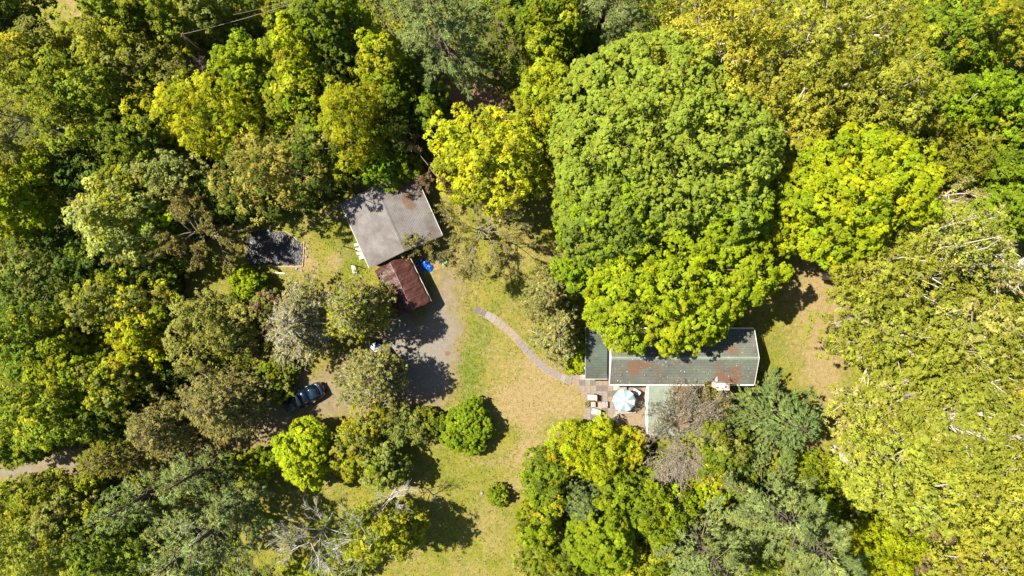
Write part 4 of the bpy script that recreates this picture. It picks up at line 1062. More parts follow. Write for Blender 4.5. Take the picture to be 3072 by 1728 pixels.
# ---------------------------------------------------------------- the house
def build_house():
    x0, x1, yS, yR, yN = 10.17, 25.2, -10.03, -7.15, -4.27
    ez, rz_ = 2.7, 4.1
    org = (x0, yS)
    H = empty('house', (x0, yS, 0))
    tag(H, 'long low house with green-grey gabled roof strewn with orange leaves', 'house')
    W, D, R = x1 - x0, yN - yS, yR - yS
    L = local_patches([(1907, 1099, 30, 20, .9), (1889, 1089, 14, 7, .7), (1901, 1121, 11, 13, .8), (1943, 1094, 20, 9, .75), (1973, 1118, 13, 10, .8), (1866, 1111, 10, 6, .7),
        (2023, 1094, 9, 7, .7), (1987, 1089, 10, 6, .55), (2155, 1092, 7, 17, .8), (2137, 1096, 9, 6, .7), (2199, 1108, 11, 9, .8), (2215, 1100, 8, 12, .75), (2227, 1120, 9, 7, .75),
        (2163, 1136, 24, 22, 1.3), (2207, 1145, 26, 12, 1.0), (2208, 1129, 9, 14, .8), (1896, 1038, 26, 13, .9), (1948, 1041, 12, 6, .7), (2020, 1034, 17, 11, .85), (2048, 1047, 15, 7, .8),
        (2194, 1051, 24, 13, .9), (2229, 1027, 10, 9, .8), (2020, 1059, 10, 4, .7), (2035, 1152, 40, 4, .8), (2000, 1043, 12, 6, .6), (2145, 1046, 20, 7, .5), (1975, 1100, 8, 5, .5), (2060, 1120, 5, 5, .5)], 3.3, org, 0)
    lit = lambda x, y: L(x, y) - .12
    roof_s = roof_panel('roof_slope', (-.02, -.02, ez), (W, -.02, ez), (W + .02, R, rz_), (0, R, rz_), 60, 16, .09, M['roof_green'], H, lit, .03)
    roof_n = roof_panel('roof_slope', (0, R + .002, rz_), (W + .02, R + .002, rz_), (W - .1, D, ez), (0, D, ez), 60, 16, .09, M['roof_green'], H, lit, .03)
    cap = link('ridge_cap', join_bm('ridge_cap', [([(0, R - .16, rz_ - .06), (W, R - .16, rz_ - .06), (W, R, rz_ + .035), (0, R, rz_ + .035), (W, R + .16, rz_ - .06), (0, R + .16, rz_ - .06)], [(0, 1, 2, 3), (3, 2, 4, 5)])], M['roof_flat']), None, H)
    # walls
    t = .12
    wall_poly('wall', [(.1, .25, 0), (W - .15, .25, 0), (W - .15, .25, ez - .06), (.1, .25, ez - .06)], (0, t, 0), M['white_dirty'], H)
    wall_poly('wall', [(.1, D - .3, 0), (W - .15, D - .3, 0), (W - .15, D - .3, ez - .06), (.1, D - .3, ez - .06)], (0, t, 0), M['white_dirty'], H)
    for xx, mm in ((.05, 'white'), (W - .2, 'white_dirty')):
        wall_poly('gable_wall', [(xx, .26, 0), (xx, D - .31, 0), (xx, D - .31, ez + .02), (xx, R, rz_ - .13), (xx, .26, ez + .02)], (t, 0, 0), M[mm], H)
    # white verge boards along both gables and gutters along both eaves
    for xx in (-.06, W + .02):
        for ya, yb, za, zb in ((-.05, R, ez, rz_ + .01), (D + .03, R, ez, rz_ + .01)):
            wall_poly('verge_board', [(xx, ya, za - .14), (xx, ya, za + .02), (xx, yb, zb + .02), (xx, yb, zb - .14)], (.045, 0, 0), M['white'], H)
    for yy in (-.13, D + .02):
        g = link('gutter', join_bm('gutter', [([(0, yy, ez - .02), (W, yy, ez - .02), (W, yy + .02, ez - .1), (0, yy + .02, ez - .1), (W, yy + .09, ez - .1), (0, yy + .09, ez - .1), (W, yy + .11, ez - .03), (0, yy + .11, ez - .03)],
            [(0, 1, 2, 3), (3, 2, 4, 5), (5, 4, 6, 7)])], M['white']), None, H)
        so = g.modifiers.new('thickness', 'SOLIDIFY'); so.thickness = .02
    for xx, w in ((1.6, 1.3), (11.2, 1.2), (13.2, 1.2)): window(H, (xx, .2, 1.0), w, 1.0, 0)
    for xx in (2.5, 6.0, 9.5, 13): window(H, (xx, D - .12, 1.0), 1.1, 1.0, math.pi)
    d = box('door', .9, .06, 2.05, (3.2, .2, .05), M['siding'], H, 0, .01)
    box('handle', .05, .06, .12, (.36, -.05, 1.0), M['metal'], d)
    # lower wing at the left end
    wx0, wx1, wy0, wy1 = 7.71 - x0, 9.98 - x0, -9.53 - yS, -4.1 - yS
    L2 = local_patches([(1785, 1065, 16, 8, .7), (1800, 1040, 10, 10, .5), (1770, 1020, 12, 12, .45)], 2.3, org, 0)
    w = roof_panel('wing_roof', (wx0, wy0, 2.15), (wx1, wy0, 2.15), (wx1, wy1, 2.45), (wx0, wy1, 2.45), 10, 22, .08, M['roof_wing'], H, lambda x, y: L2(x, y) - .1, .02)
    box('fascia', wx1 - wx0 + .04, .04, .17, ((wx0 + wx1) / 2, wy0 - .024, 2.02), M['white'], w)
    box('fascia', .04, wy1 - wy0, .15, (wx0 - .024, (wy0 + wy1) / 2, 2.12), M['white_dirty'], w, rot=(math.atan2(.3, wy1 - wy0), 0, 0))
    for pts, td in (([(wx0 + .12, wy0 + .15, 0), (wx1, wy0 + .15, 0), (wx1, wy0 + .15, 2.08), (wx0 + .12, wy0 + .15, 2.08)], (0, .1, 0)),
                    ([(wx0 + .12, wy0 + .26, 0), (wx0 + .12, wy1 - .1, 0), (wx0 + .12, wy1 - .1, 2.34), (wx0 + .12, wy0 + .26, 2.07)], (.1, 0, 0)),
                    ([(wx0 + .24, wy1 - .2, 0), (wx1, wy1 - .2, 0), (wx1, wy1 - .2, 2.33), (wx0 + .24, wy1 - .2, 2.33)], (0, .1, 0))):
        wall_poly('wing_wall', pts, td, M['white_dirty'], H)
    wd = box('door', .95, .05, 1.95, (wx0 + 1.25, wy0 + .12, .03), M['white_dirty'], H, 0, .01)
    box('handle', .05, .05, .1, (.38, -.05, .95), M['metal'], wd)
    for i in range(4):   # brackets and a lamp along the left wall
        box('bracket', .08, .14, .10, (wx0 - .06, 1.6 + i * .62, 1.5), M['white'], H)
    lamp = link('wall_lamp', join_bm('wall_lamp', [lathe_vf([(.0, 0), (.09, .02), (.12, .12), (.07, .2), (.0, .22)], 10)], M['white'], True), None, H, (wx0 - .12, .75, 1.7))
    box('arm', .14, .04, .04, (.07, 0, .1), M['white'], lamp)
    # flat-roofed extension at the lower side
    sx0, sx1, sy0, sy1 = 14.25 - x0, 18.6 - x0, -15.5 - yS, -10.12 - yS
    L3 = local_patches([(2045, 1175, 26, 26, 1.2), (2055, 1225, 18, 60, .9), (2030, 1270, 30, 40, .6), (2010, 1165, 10, 8, .5)], 2.3, org, 0)
    f = roof_panel('flat_roof', (sx0, sy0, 2.18), (sx1, sy0, 2.18), (sx1, sy1, 2.42), (sx0, sy1, 2.42), 20, 24, .1, M['roof_flat'], H, lambda x, y: L3(x, y) - .1, .02)
    tilt = math.atan2(.24, sy1 - sy0)
    box('fascia', .05, sy1 - sy0, .2, (sx0 - .03, (sy0 + sy1) / 2, 2.13), M['white'], f, rot=(tilt, 0, 0))
    box('gutter', .11, sy1 - sy0 - .1, .07, (sx0 - .12, (sy0 + sy1) / 2, 2.16), M['white'], f, rot=(tilt, 0, 0))
    box('fascia', .05, sy1 - sy0, .16, (sx1 + .03, (sy0 + sy1) / 2, 2.15), M['siding'], f, rot=(tilt, 0, 0))
    for pts, td in (([(sx0 + .15, sy0 + .1, 0), (sx0 + .15, sy1 + .3, 0), (sx0 + .15, sy1 + .3, 2.28), (sx0 + .15, sy0 + .1, 2.04)], (.1, 0, 0)),
                    ([(sx1 - .25, sy0 + .1, 0), (sx1 - .25, sy1 + .3, 0), (sx1 - .25, sy1 + .3, 2.28), (sx1 - .25, sy0 + .1, 2.04)], (.1, 0, 0)),
                    ([(sx0 + .26, sy0 + .1, 0), (sx1 - .26, sy0 + .1, 0), (sx1 - .26, sy0 + .1, 2.04), (sx0 + .26, sy0 + .1, 2.04)], (0, .1, 0))):
        wall_poly('extension_wall', pts, td, M['white_dirty'], H)
    for k in range(2):
        window(H, (sx0 + .1, sy0 + 1.6 + 2.1 * k, .8), 1.3, 1.0, -math.pi / 2)
    # chimney
    cx, cy = (20.7 + 21.95) / 2 - x0, -9.97 - yS
    ch = link('chimney', join_bm('chimney', [boxvf(0, 0, 2.4, 1.15, .62, 4.8), boxvf(0, 0, 4.86, 1.3, .74, .13)], M['concrete']), None, H, (cx, cy, 0))
    bv = ch.modifiers.new('soft_edges', 'BEVEL'); bv.width = .03; bv.segments = 2
    V, F = lathe_vf([(.13, 4.92), (.13, 5.1), (.17, 5.1), (.17, 4.92)], 14, .22, 0)
    link('flue', join_bm('flue', [(V, F), boxvf(.22, 0, 4.95, .46, .46, .05)], M['white']), None, ch)
    link('flue_opening', join_bm('flue_opening', [lathe_vf([(.0, 5.04), (.125, 5.04)], 14, .22, 0)], M['dark']), None, ch)
    box('mortar_ridge', .16, .5, .09, (-.30, 0, 4.925), M['concrete'], ch, .08, .02)
    box('brick', .10, .42, .08, (.53, 0, 4.925), M['terracotta'], ch, 0, .01)
    # little gable of flashing behind the chimney
    link('flashing', join_bm('flashing', [([(-.4, .31, 2.9), (.2, .31, 2.9), (-.08, .31, 3.22), (-.08, .95, 3.14)], [(0, 2, 3), (2, 1, 3), (0, 1, 2)])], M['metal']), None, ch)
    # vent, fallen antenna, conduits
    p = at(2021, 1053, 3.75)
    v = link('roof_vent', join_bm('roof_vent', [lathe_vf([(.07, 0), (.07, .3), (.12, .3), (.12, .38), (.0, .42)], 12)], M['white']), None, H, (p.x - x0, p.y - yS, 3.62))
    p = at(2191, 1141, 3.0)
    an = link('antenna', tube_me('antenna', [(-.28, .55, .42), (0, 0, .14)], .025, M['metal'], 6), None, H, (p.x - x0, p.y - yS, 2.92))
    for i, (ax, ay) in enumerate(((-.35, .12), (-.12, .05), (.3, -.14), (.2, .06), (.1, -.2))):
        link('antenna_rod', tube_me('antenna_rod', [(ax, ay, .12), (ax * .1, ay * .1, .18)], .022, M['dark_metal'], 5), None, an)
    p = at(2232, 1004, 3.1)
    link('conduit', tube_me('conduit', [(0, .28, -.10), (0, -.38, .22)], .03, M['blue_pale'], 6), None, H, (p.x - x0, p.y - yS, 3.05))
    p = at(1871, 1007, 3.1)
    cd = link('conduit', tube_me('conduit', [(-.05, .28, -.06), (0, -.36, .24)], .035, M['metal'], 6), None, H, (p.x - x0, p.y - yS, 3.12))
    V, F = lathe_vf([(.0, -.17), (.1, -.14), (.16, -.05), (.17, .03), (.12, .12), (.05, .16), (.0, .17)], 14, -.06, .36)
    link('globe', join_bm('globe', [(V, F)], M['blue_pale'], True), None, cd, (0, 0, .1))
    return H
house = build_house()

# ---------------------------------------------------------------- the garage
GZ = math.radians(24.1)
def build_garage():
    c = at(1174, 659, 2.7)
    Gr = empty('garage', (c.x, c.y, 0), GZ)
    tag(Gr, 'garage with weathered grey gabled roof, turned at an angle to the house', 'garage')
    hw, hl, ez, rz_ = 4.15, 3.65, 2.6, 3.75
    Lg = local_patches([(1222, 605, 18, 26, .75), (1215, 590, 14, 10, .6), (1205, 660, 22, 14, .55), (1240, 620, 14, 12, .5), (1290, 690, 26, 20, .5), (1175, 585, 26, 10, .45), (1160, 560, 20, 10, .7), (1200, 565, 30, 10, .8), (1250, 580, 20, 16, .6), (1230, 540, 30, 20, .8), (1090, 640, 20, 16, .3)], 3.2, (c.x, c.y), GZ)
    lit = lambda x, y: Lg(x, y) - .1
    roof_panel('roof_slope', (-hw, -hl, ez), (0, -hl, rz_), (0, hl, rz_), (-hw, hl, ez), 24, 30, .08, M['roof_grey'], Gr, lit, .04)
    roof_panel('roof_slope', (.002, -hl, rz_), (hw, -hl, ez), (hw, hl, ez), (.002, hl, rz_), 24, 30, .08, M['roof_grey'], Gr, lit, .04)
    link('ridge_cap', join_bm('ridge_cap', [([(-.2, -hl - .02, rz_ - .03), (-.2, hl, rz_ - .03), (0, hl, rz_ + .05), (0, -hl - .02, rz_ + .05), (.2, hl, rz_ - .03), (.2, -hl - .02, rz_ - .03)], [(0, 3, 2, 1), (3, 5, 4, 2)])], M['roof_grey']), None, Gr)
    for s in (-1, 1):
        box('gutter', .09, 2 * hl, .07, (s * (hw + .05), 0, ez - .09), M['white_dirty'], Gr, 0, .01)
        for e in (-1, 1):
            wall_poly('verge_board', [(s * hw, e * (hl + .025), ez - .15), (s * hw, e * (hl + .025), ez - .01), (0, e * (hl + .025), rz_ - .01), (0, e * (hl + .025), rz_ - .15)], (0, e * .03, 0), M['siding'], Gr)
    t = .12; iw, il = hw - .3, hl - .25
    for s in (-1, 1):
        wall_poly('wall', [(s * iw, -il, 0), (s * iw, il, 0), (s * iw, il, ez - .02), (s * iw, -il, ez - .02)], (-s * t, 0, 0), M['siding'], Gr)
        wall_poly('gable_wall', [(-iw + .13, s * il, 0), (iw - .13, s * il, 0), (iw - .13, s * il, ez), (0, s * il, rz_ - .2), (-iw + .13, s * il, ez)], (0, -s * t, 0), M['siding'], Gr)
    d = box('garage_door', 2.6, .06, 2.1, (1.7, -il - .04, 0), M['white_dirty'], Gr)
    for i in range(4): box('door_panel', 2.5, .03, .46, (0, -.045, .05 + i * .51), M['white_dirty'], d, 0, .01)
    window(Gr, (-2.2, -il - .04, 1.0), .9, .9, 0)
    window(Gr, (-iw - .04, 1.2, 1.0), .9, .8, -math.pi / 2)
    window(Gr, (iw + .04, -.8, 1.0), .9, .8, math.pi / 2)
build_garage()

# fallen leaves caught on the roofs
def roof_debris():
    rng = np.random.default_rng(5)
    def scatter(n, fn, parent, name, cols):
        pts = np.array([fn(rng) for _ in range(n)])
        lv = kites(pts, unit(np.array([0, 0, 1.6]) + runit(n, rng)), .07 * rng.uniform(.6, 1.7, n), .6, np.clip(np.array(cols)[rng.integers(0, len(cols), n)] * rng.uniform(.6, 1.3, (n, 1)), 0, .9), rng)
        o = link(name, np_mesh(name, lv[0], lv[1], M['leaf'], lv[2]), None, parent); o['kind'] = 'stuff'
    W, D, R = 15.03, 5.76, 2.88
    scatter(520, lambda r: (lambda x, y: (x, y, 2.7 + 1.4 * (1 - abs(y - R) / R) + .045))(r.uniform(.2, W - .2), r.uniform(.1, D - .1)), house, 'fallen_leaves', [(.28, .13, .06), (.22, .10, .05), (.35, .30, .12), (.5, .5, .42)])
roof_debris()

# ---------------------------------------------------------------- tarpaulin carport
def build_carport():
    c = at(1206.5, 858, 2.3)
    rz = math.atan2(.436, .90)
    K = empty('carport', (c.x, c.y, 0), rz)
    tag(K, 'carport covered with a wrinkled reddish brown tarpaulin below the garage', 'carport')
    hw, hl, ez, rz_ = 1.92, 2.75, 2.15, 2.85
    m, nt, b = new_mat('brown_tarpaulin')
    f = noise(nt, 2.2, 5, .7); f2 = noise(nt, 9, 5, .7, dist=1.2)
    cc = ramp(nt, f, [(.3, (.026, .007, .005)), (.7, (.058, .016, .010))])
    st = math_n(nt, 'MULTIPLY', math_n(nt, 'SUBTRACT', f2, .60), 4.0, True)
    nt.links.new(mix(nt, math_n(nt, 'MULTIPLY', st, .5), cc, (.085, .036, .030)), b.inputs['Base Color'])
    b.inputs['Roughness'].default_value = .45; b.inputs['Specular IOR Level'].default_value = .4
    bump(nt, b, noise(nt, 6, 4, .6, dist=1.5), .5, .05)
    M['tarp'] = m
    nx, ny = 44, 64
    A, Bq = np.meshgrid(np.linspace(-1, 1, nx + 1), np.linspace(-1, 1, ny + 1)); A, Bq = A.ravel(), Bq.ravel()
    x, y = A * hw, Bq * hl
    ribs = np.linspace(-1, 1, 6)
    rd = np.min(np.abs(Bq[:, None] - ribs[None]), 1) * hl
    sag = .07 * np.clip(rd / .55, 0, 1) ** 1.3
    z = ez + (rz_ - ez) * (1 - np.abs(A) ** 1.15) - sag * (.5 + .5 * np.sin(np.clip(np.abs(A), .05, .95) * math.pi))
    wr = fbm(x * 1.1 + y * .6, y * 3.0 - x, 3) - .5
    z = z + .10 * wr + .05 * (fbm(x * 5 + y * 2, y * 6, 9) - .5) - .05 * np.clip(np.abs(A) - .93, 0, 1) * 14 * .1
    x = x * (1 + .02 * np.sin(y * 5) * np.abs(A)) ; y = y + .05 * np.sin(x * 4) * np.abs(Bq)
    # hanging hem on the long sides
    w = nx + 1
    F = [(j * w + i, j * w + i + 1, (j + 1) * w + i + 1, (j + 1) * w + i) for j in range(ny) for i in range(nx)]
    V = [tuple(p) for p in np.stack([x, y, z], 1)]
    for side in (0, nx):
        for j in range(ny + 1):
            p = V[j * w + side]; V.append((p[0] * 1.015, p[1], p[2] - .30 - .06 * math.sin(j * .9)))
    n0 = (ny + 1) * w
    for k, side in enumerate((0, nx)):
        for j in range(ny):
            a, b2 = j * w + side, (j + 1) * w + side; c2, d = n0 + k * (ny + 1) + j, n0 + k * (ny + 1) + j + 1
            F.append((a, c2, d, b2) if k == 1 else (a, b2, d, c2))
    cov = link('cover', join_bm('cover', [(V, F)], m, True), None, K)
    pale = plain('worn_seam', (.13, .062, .052), .5)
    for r in ribs[1:-1]:   # pale creased lines where the hoops press through
        pts = []
        for a in np.linspace(-.97, .97, 13):
            pts.append((a * hw, r * hl, ez + (rz_ - ez) * (1 - abs(a) ** 1.15) + .035 + .05 * (vnoise(np.array([a * 4.]), np.array([r * 4.]))[0] - .5)))
        link('crease', tube_me('crease', pts, .022, pale, 4), None, cov)
    link('ridge_seam', tube_me('ridge_seam', [(.04 * math.sin(t * 3), t * hl * .98, rz_ + .02 - .04 * abs(math.sin(t * 2.5 * math.pi))) for t in np.linspace(-1, 1, 21)], .045, pale, 5), None, cov)
    for s in (-1, 1):
        for r in (-1, 0, 1):
            link('post', tube_me('post', [(s * (hw - .1), r * (hl - .12), 0), (s * (hw - .1), r * (hl - .12), ez - .1)], .035, M['metal'], 8), None, K)
    link('side_rail', tube_me('side_rail', [(hw + .10, t * hl, ez - .22 - .03 * math.sin(t * 6)) for t in np.linspace(-1, 1, 11)], .055, M['white_dirty'], 6), None, K)
build_carport()

# ---------------------------------------------------------------- curved path of pavers, patio
PATH = [(170, 160), (255, 195), (335, 240), (412, 287), (487, 338), (556, 392), (622, 450), (688, 508), (752, 570), (812, 638), (868, 700), (920, 760), (978, 832), (1042, 902), (1114, 968), (1184, 1026), (1258, 1084), (1334, 1130), (1414, 1176), (1500, 1214), (1588, 1240)]
PATH = [(1400 + a / 5.174, 900 + b / 5.174) for a, b in PATH]
def build_path():
    rng = random.Random(4)
    pts = [at(u, v) for u, v in PATH]
    bed = []
    P = np.array([[tuple(p) for p in pts]])
    V, F = [], []
    for i, p in enumerate(pts):
        q = pts[min(i + 1, len(pts) - 1)] - pts[max(i - 1, 0)]; q.normalize(); n = Vector((-q.y, q.x, 0))
        for s in (-1, 1):
            a = p + n * s * (.42 + rng.uniform(-.03, .05)); V.append((a.x, a.y, .034))
    for i in range(len(pts) - 1): F.append((2 * i, 2 * i + 2, 2 * i + 3, 2 * i + 1))
    b = link('garden_path', join_bm('garden_path', [(V, F)], plain('sandy_bed', (.20, .145, .07), .95, var=.3, scale=6)))
    tag(b, kind='structure')
    for i, p in enumerate(pts):
        q = pts[min(i + 1, len(pts) - 1)] - pts[max(i - 1, 0)]
        gap = (pts[min(i + 1, len(pts) - 1)] - pts[max(i - 1, 0)]).length / (2 if 0 < i < len(pts) - 1 else 1)
        k = 3 if i < 2 else (1 if 3 < i < 9 else (rng.choice([0, 0, 2]) if i > 8 else 2))
        box('paver', gap * rng.uniform(.90, .96), rng.uniform(.66, .82), .05, (p.x + rng.uniform(-.03, .03), p.y + rng.uniform(-.03, .03), .022), PAVER[k], b, math.atan2(q.y, q.x) + rng.uniform(-.06, .06), .015)
build_path()

def build_patio():
    rng = random.Random(9)
    poly = poly_m([(1712, 1120), (1756, 1119), (1758, 1139), (1941, 1139), (1941, 1300), (1880, 1300), (1840, 1262), (1752, 1262), (1751, 1187), (1738, 1180), (1736, 1164), (1714, 1156)])
    fld = lambda x, y: sdist(x, y, poly) + .25 * (vnoise(x * 5, y * 5, 3) - .5)
    soil = sheet('patio', fld, .12, (6, 15, -16.5, -8.5), .03, plain('patio_soil', (.165, .12, .078), .95, var=.35, scale=5, bumpy=.6), {}, .006)
    poly2 = poly_m([(1714, 1122), (1756, 1121), (1758, 1139), (1934, 1139), (1934, 1215), (1925, 1248), (1752, 1262), (1752, 1187), (1739, 1178), (1736, 1164), (1714, 1154)])
    s = .61
    x = 6.35
    while x < 14.6:
        y = -9.0
        while y > -14.5:
            if sdist(np.array([x]), np.array([y]), poly2)[0] > .12 and rng.random() > (.0 if x < 12 else .28):
                u = 1536 + x / GS
                k = rng.choices([0, 1, 2, 3], [4, 3, 2, 1.3] if u > 1770 else [1, 3, 4, 1])[0]
                box('slab', s - .03, s - .03, .05, (x + rng.uniform(-.012, .012), y + rng.uniform(-.012, .012), rng.uniform(.012, .022)), SLAB[k], soil, rng.uniform(-.02, .02), .01)
            y -= s
        x += s
build_patio()

# ---------------------------------------------------------------- garden bed under black sheeting
def build_bed():
    m, nt, b = new_mat('black_weed_sheet')
    f = noise(nt, 2.5, 5, .7, dist=1.5)
    nt.links.new(ramp(nt, f, [(.35, (.006, .006, .008)), (.62, (.018, .017, .021)), (.8, (.05, .042, .036))]), b.inputs['Base Color'])
    b.inputs['Roughness'].default_value = .5
    w = node(nt, 'ShaderNodeTexWave', wave_type='BANDS'); w.inputs['Scale'].default_value = 1.2; w.inputs['Distortion'].default_value = 14; w.inputs['Detail'].default_value = 3
    nt.links.new(node(nt, 'ShaderNodeTexCoord').outputs['Object'], w.inputs['Vector'])
    bump(nt, b, w.outputs['Fac'], .9, .05)
    poly = poly_m([(738, 700), (770, 690), (852, 694), (891, 722), (912, 728), (908, 796), (740, 797)])
    cell = .11
    xs = np.arange(-29.2, -22.2, cell); ys = np.arange(2.2, 6.6, cell)
    X, Y = np.meshgrid(xs, ys)
    ins = sdist(X, Y, poly) + .1 * (vnoise(X * 4, Y * 4, 3) - .5) > 0
    Z = .05 + .10 * fbm(X * 1.5, Y * 3.2, 12) + .04 * fbm(X * 6, Y * 6, 14)
    w_ = len(xs)
    F = [(j * w_ + i, j * w_ + i + 1, (j + 1) * w_ + i + 1, (j + 1) * w_ + i) for j in range(len(ys) - 1) for i in range(w_ - 1) if ins[j, i] and ins[j + 1, i + 1] and ins[j, i + 1] and ins[j + 1, i]]
    c = at(825, 748)
    V = np.stack([X.ravel() - c.x, Y.ravel() - c.y, Z.ravel()], 1)
    E = empty('garden_bed', (c.x, c.y, 0)); tag(E, 'garden bed covered with wrinkled black sheeting between garage and left wood', 'garden bed')
    F = np.array(F); used, inv = np.unique(F, return_inverse=True)
    link('sheet', np_mesh('sheet', V[used], inv.reshape(F.shape), m, smooth=True), None, E)
    def board(u0, v0, u1, v1, wd, mat, hz=.13):
        a, b2 = at(u0, v0), at(u1, v1); d = b2 - a
        box('edging_board', d.length, wd, hz, ((a.x + b2.x) / 2 - c.x, (a.y + b2.y) / 2 - c.y, 0), mat, E, math.atan2(d.y, d.x), .01)
    board(913, 724, 911, 762, .12, M['wood_tan']); board(911, 764, 908, 800, .12, M['wood_tan']); board(816, 800, 906, 801, .10, M['wood']); board(856, 692, 893, 719, .08, M['wood'])
    for u, v in ((741, 692), (918, 745), (919, 770), (890, 806), (905, 812)):   # stones along the edge
        p = at(u, v)
        V2, F2 = lathe_vf([(.0, 0), (.16, .02), (.19, .08), (.12, .15), (.0, .17)], 9)
        V2 = [(x * (1 + .25 * math.sin(x * 40)), y * .8, z) for x, y, z in V2]
        link('edging_stone', join_bm('edging_stone', [(V2, F2)], M['stone']), None, E, (p.x - c.x, p.y - c.y, 0), u * .7)
build_bed()

def plank(name, u, v, length, width, ang, mat, label, cat, h=.05):
    p = at(u, v)
    o = box(name, length, width, h, (p.x, p.y, .03), mat, None, ang, .008)
    tag(o, label, cat); return o
plank('plank', 840, 819, 1.05, .12, math.radians(-7), M['white'], 'white plank lying on the grass below the black garden bed', 'plank')
plank('stick', 820, 679, .95, .05, math.radians(-14), M['pale_slab'], 'thin pale stick lying at the top edge of the black garden bed', 'stick')
plank('plank', 1599, 944, .62, .09, math.radians(13), M['white_dirty'], 'short pale board on the lawn right of the curved path', 'board')

# watering can
p = at(809, 691)
W_ = empty('watering_can', (p.x, p.y, .16), 1.9)
tag(W_, 'pale teal watering can at the top edge of the black garden bed', 'watering can')
link('body', join_bm('body', [lathe_vf([(.0, 0), (.13, .0), (.15, .05), (.14, .24), (.11, .30), (.0, .31)], 14)], M['teal'], True), None, W_)
link('spout', tube_me('spout', [(.12, 0, .06), (.26, 0, .2), (.36, 0, .36)], [.035, .025, .03], M['teal'], 8), None, W_)
link('handle', tube_me('handle', [(-.12, 0, .26), (-.24, 0, .22), (-.22, 0, .1), (-.13, 0, .06)], .018, M['teal'], 6), None, W_)

# pale stepping slabs on the left side of the garage
for i, (u, v, w, h, a, lab) in enumerate(((1069, 734, .44, .32, .15, 'pale stepping slab by the left garage wall, topmost of four'), (1073, 748, .5, .34, .18, 'pale stepping slab by the left garage wall, second from the top with a shadow on it'),
        (1079, 760, .56, .34, .2, 'pale stepping slab by the left garage wall, third from the top'), (1085, 772, .56, .42, .35, 'pale stepping slab by the left garage wall, lowest of four'))):
    p = at(u, v)
    me = box_me('stepping_slab', w, h, .07, M['pale_slab'], .02)
    for vv in me.vertices:
        vv.co.x += .05 * math.sin(7 * vv.co.y + i * 2); vv.co.y += .04 * math.cos(9 * vv.co.x + i)
    tag(link('stepping_slab', me, None, None, (p.x, p.y, .02), a), lab, 'slab', 'pale slabs beside the garage')
# two dark posts whose shadows cross the grass
for u, v, lab in ((1041, 742, 'thin dark post in the grass, upper one left of the garage'), (1064, 796, 'thin dark post in the grass, lower one near the garage corner')):
    p = at(u, v); P_ = empty('post', (p.x, p.y, 0)); tag(P_, lab, 'post', 'dark posts left of the garage')
    link('shaft', tube_me('shaft', [(0, 0, -.1), (.02, .01, 1.0), (0, 0, 1.75)], .05, M['dark_metal'], 8), None, P_)
    link('cap', join_bm('cap', [lathe_vf([(.065, 1.75), (.065, 1.79), (.0, 1.83)], 8)], M['dark_metal']), None, P_)

# small slatted bench, ladder
p = at(1064, 808)
Bn = empty('garden_bench', (p.x, p.y, 0), math.radians(103)); tag(Bn, 'small white-framed bench with brown seat near the lower left garage corner', 'bench')
for s in (-1, 1):
    link('frame', tube_me('frame', [(-.45, s * .19, 0), (-.45, s * .19, .36), (.45, s * .19, .36), (.45, s * .19, 0)], .02, M['white'], 6), None, Bn)
for i in range(4): box('slat', .05, .36, .02, (.42 - i * .08, 0, .375), M['white'], Bn)
box('seat', .56, .30, .04, (-.16, 0, .37), M['wood'], Bn, 0, .01)
p = at(1322, 662)
La = empty('ladder', (p.x, p.y, 0), math.radians(14)); tag(La, 'white-runged ladder lying beside the right wall of the garage', 'ladder')
for s in (-1, 1): box('rail', 2.5, .035, .05, (0, s * .19, .05), M['dark_metal'], La)
for i in range(11): box('rung', .075, .36, .03, (-1.12 + i * .225, 0, .09), M['white'], La, .0, .008)

# blue tarpaulin heap
def build_heap():
    p = at(1276, 796)
    m, nt, b = new_mat('blue_tarpaulin')
    f = noise(nt, 6, 4, .7, dist=1.)
    nt.links.new(ramp(nt, f, [(.3, (.005, .045, .30)), (.62, (.012, .11, .50)), (.80, (.16, .30, .62))]), b.inputs['Base Color'])
    b.inputs['Roughness'].default_value = .32
    n, k = 40, 16
    V, F = [(0, 0, .42)], []
    for j in range(1, k + 1):
        r = j / k
        for i in range(n):
            a = 2 * math.pi * i / n
            rr = r * (.80 + .10 * math.cos(2 * a + .6) + .09 * math.cos(3 * a + 1) + .06 * math.sin(7 * a))
            x, y = rr * math.cos(a) * 1.02, rr * math.sin(a) * .82
            z = .40 * (1 - r ** 2.2) * (.55 + .9 * float(fbm(np.array([x * 3.]), np.array([y * 3.]), 5)[0])) + .12 * float(vnoise(np.array([x * 7 + 3.]), np.array([y * 7.]), 6)[0]) * (1 - r ** 4)
            V.append((x, y, max(.035, z + .03)))
    for i in range(n): F.append((0, 1 + i, 1 + (i + 1) % n))
    for j in range(k - 1):
        for i in range(n):
            a, b2 = 1 + j * n + i, 1 + j * n + (i + 1) % n
            F.append((a, a + n, b2 + n, b2))
    o = link('tarpaulin_heap', join_bm('tarpaulin_heap', [(V, F)], m), None, None, (p.x, p.y, 0), -.3)
    tag(o, 'crumpled bright blue tarpaulin on the ground beside the carport', 'tarpaulin')
build_heap()

